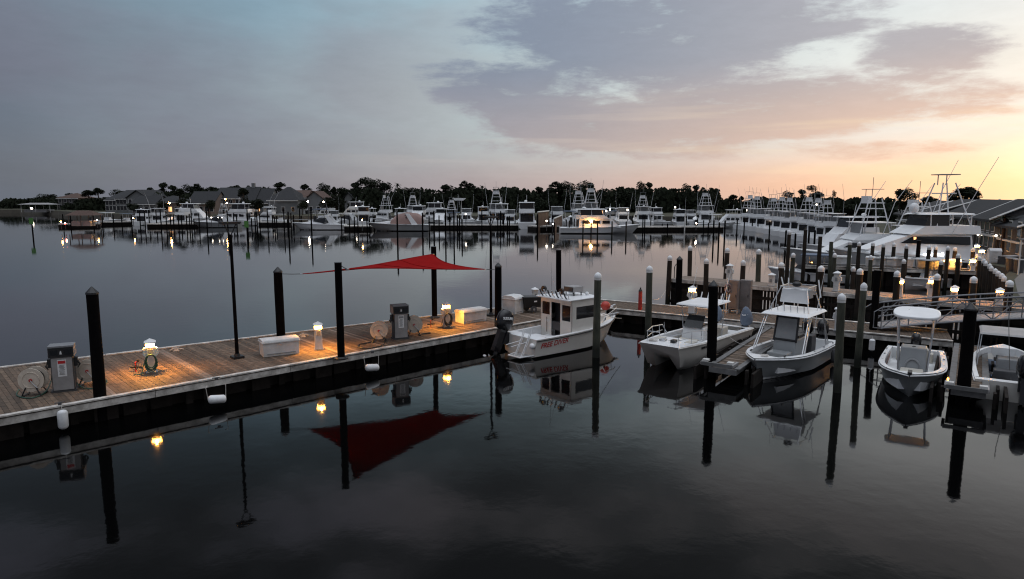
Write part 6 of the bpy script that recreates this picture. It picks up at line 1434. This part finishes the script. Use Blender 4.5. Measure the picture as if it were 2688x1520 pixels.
for a_ in (('b',20,526,40,330),('b',52,523,40,330),('b',75,516,36,320),('b',100,508,40,310),('b',126,505,36,310),('b',146,512,34,310),('p',181,507,22,310),('p',201,508,18,310),('p',234,498,30,280),('p',258,492,24,280),('b',240,515,50,285),('b',276,512,40,270),('p',306,498,34,270),
  ('p',398,492,26,250),('p',386,504,18,250),('p',431,479,30,250),('p',453,486,26,250),('b',440,505,60,250),('p',474,500,20,250),('p',490,485,28,250),('p',505,492,24,250),('p',521,482,28,250),('p',533,494,18,250),('b',500,512,60,250),('p',557,490,36,250),('p',575,494,20,250),('p',606,488,34,250),('p',622,486,30,250),('p',653,487,14,250),('b',690,500,46,250),
  ('p',694,490,18,250),('p',706,492,14,250),('p',736,478,30,250),('p',801,483,26,245),('p',812,494,18,245),('p',846,482,30,245),('p',852,494,24,245),('p',876,489,14,245),('b',860,510,50,245),('b',897,500,34,245),('p',897,493,28,245),
  ('p',935,478,34,245),('p',950,470,28,245),('p',963,466,34,245),('p',978,472,30,245),('p',993,472,32,245),('p',1010,478,26,245),('p',1020,480,24,245),('b',960,500,60,245),('b',1010,502,60,245),('m',1044,480,10,245),('p',1065,493,26,245),('p',1082,493,30,245),('b',1075,505,60,245),
  ('p',1103,500,20,245),('b',1118,494,44,245),('b',1150,500,44,245),('p',1170,484,30,245),('p',1184,488,24,245),('p',1222,474,26,245),('p',1232,480,28,245),('b',1200,508,54,245),('b',1250,502,60,245),('m',1266,486,8,245),('p',1285,498,24,245),('b',1305,502,50,245),('p',1333,501,20,245),('p',1347,506,20,245),('b',1350,512,46,245),
  ('p',1376,505,12,245),('p',1414,490,30,245),('b',1395,508,54,245),('b',1430,500,46,245),('p',1442,496,22,245),('p',1462,476,34,245),('p',1485,477,34,245),('p',1500,482,30,245),('p',1520,482,26,245),('p',1536,475,30,245),('p',1550,482,22,245),('b',1480,498,60,245),('b',1530,502,60,245),('b',1588,499,44,245),('p',1582,496,22,245),('b',1620,496,46,245),('p',1632,493,20,245),('b',1655,502,44,245),
  ('p',1679,477,26,245),('p',1703,478,24,245),('p',1690,494,26,245),('b',1700,508,60,245),('b',1740,505,40,245),('p',1738,503,14,245),('b',1768,500,44,245),('p',1798,483,22,245),('p',1828,485,24,245),('p',1843,491,18,245),('b',1850,502,44,245),('p',1866,505,20,245),('b',1810,506,50,245),('b',1895,520,46,245),('p',1926,510,22,245),('b',1926,516,36,245),('b',1960,522,46,245),('p',1948,514,12,245),
  ('p',2004,520,18,230),('p',2064,502,26,200),('p',2104,497,28,200),('p',2132,487,26,200),('p',2150,502,26,200),('p',2188,500,10,200),('b',2110,515,60,200),('b',2060,520,50,200),('b',2010,526,44,210),('b',2180,530,46,200),('b',2230,532,50,190),('b',2280,535,44,190),('p',2362,496,34,150),('p',2384,495,40,150),('p',2398,508,26,150),('p',2437,514,34,150),('p',2455,520,26,150),
  ('p',2515,494,46,140),('p',2537,489,50,140),('p',2555,500,36,140),('m',2645,565,26,70)):
    tree(*a_)
for a_ in (('b',348,530,30,206),('b',425,522,30,208),('b',476,510,34,210),('b',486,520,30,206),('b',548,520,26,206),('b',640,512,30,210),('b',660,520,34,208),('b',676,516,30,206),('b',792,522,26,206),('b',855,512,40,208),('b',880,508,44,210),('p',640,492,24,214),('p',470,494,26,214),('b',1420,512,40,208),('b',1580,520,30,200)):
    tree(*a_)
# undergrowth mass that closes the view between the trunks
TR.seed(77); b = MB()
for k in range(620):
    px = TR.uniform(-60,2760); Y = TR.uniform(236,262) if px < 1950 else (TR.uniform(190,212) if px < 2330 else TR.uniform(150,165))
    if px < 330: Y += 50*(330-px)/330+20
    top = TR.uniform(493,516) if 860 < px < 1880 else (TR.uniform(500,520) if 330 < px <= 860 else (TR.uniform(520,540) if px < 2330 else TR.uniform(532,546)))
    x = XD(px,Y,5); H = max(2.5, ZT(Y,top)-1.0); s = TR.uniform(2.5,4.2); m = int(90)
    for _ in range(m):
        z = 1.0+H*TR.random(); rr = s*(1-.5*(z/(H+1))**2); a = TR.uniform(0,6.28); q = TR.random()**.5
        P0 = Vector((x+rr*q*cos(a), Y+rr*q*sin(a), z)); sz = TR.uniform(.45,.95); u = Vector((cos(a*3),sin(a*3),TR.uniform(-.4,.4)))*sz; v = Vector((0,0,1))*sz*.8+Vector((TR.uniform(-.4,.4),0,0))
        b.add([P0-u,P0+v,P0+u,P0-v], [(0,1,2,3)])
o = b.build('undergrowth','leaf',None); tag(o,'dark undergrowth massed between the tree trunks along the far shore','undergrowth',None,'stuff')
for px,row,w_,lb in ((2644,655,26,'dark rounded shrub below the palm beside the blank townhouse wall'),(2600,650,14,'low dark shrub before the porch-lamp townhouse')):
    g = G(px,row,1.5); TR.seed(int(px)); t = thing('shrub',lb,'shrub',g); leafcloud([((0,0,.9),(1.1,1,.9)),((.6,0,.5),(.8,.8,.6))],260,.16).build('foliage','leaf',t); bb = MB(); bb.tube([(0,0,0),(0,0,.9)],.06,5); bb.build('stem','bark',t)
# any prototype never used is removed
for P_ in list(KIND.values())+PT+BT+[PM]:
    if not P_.used:
        for c in list(P_.o.children): bpy.data.objects.remove(c)
        bpy.data.objects.remove(P_.o)
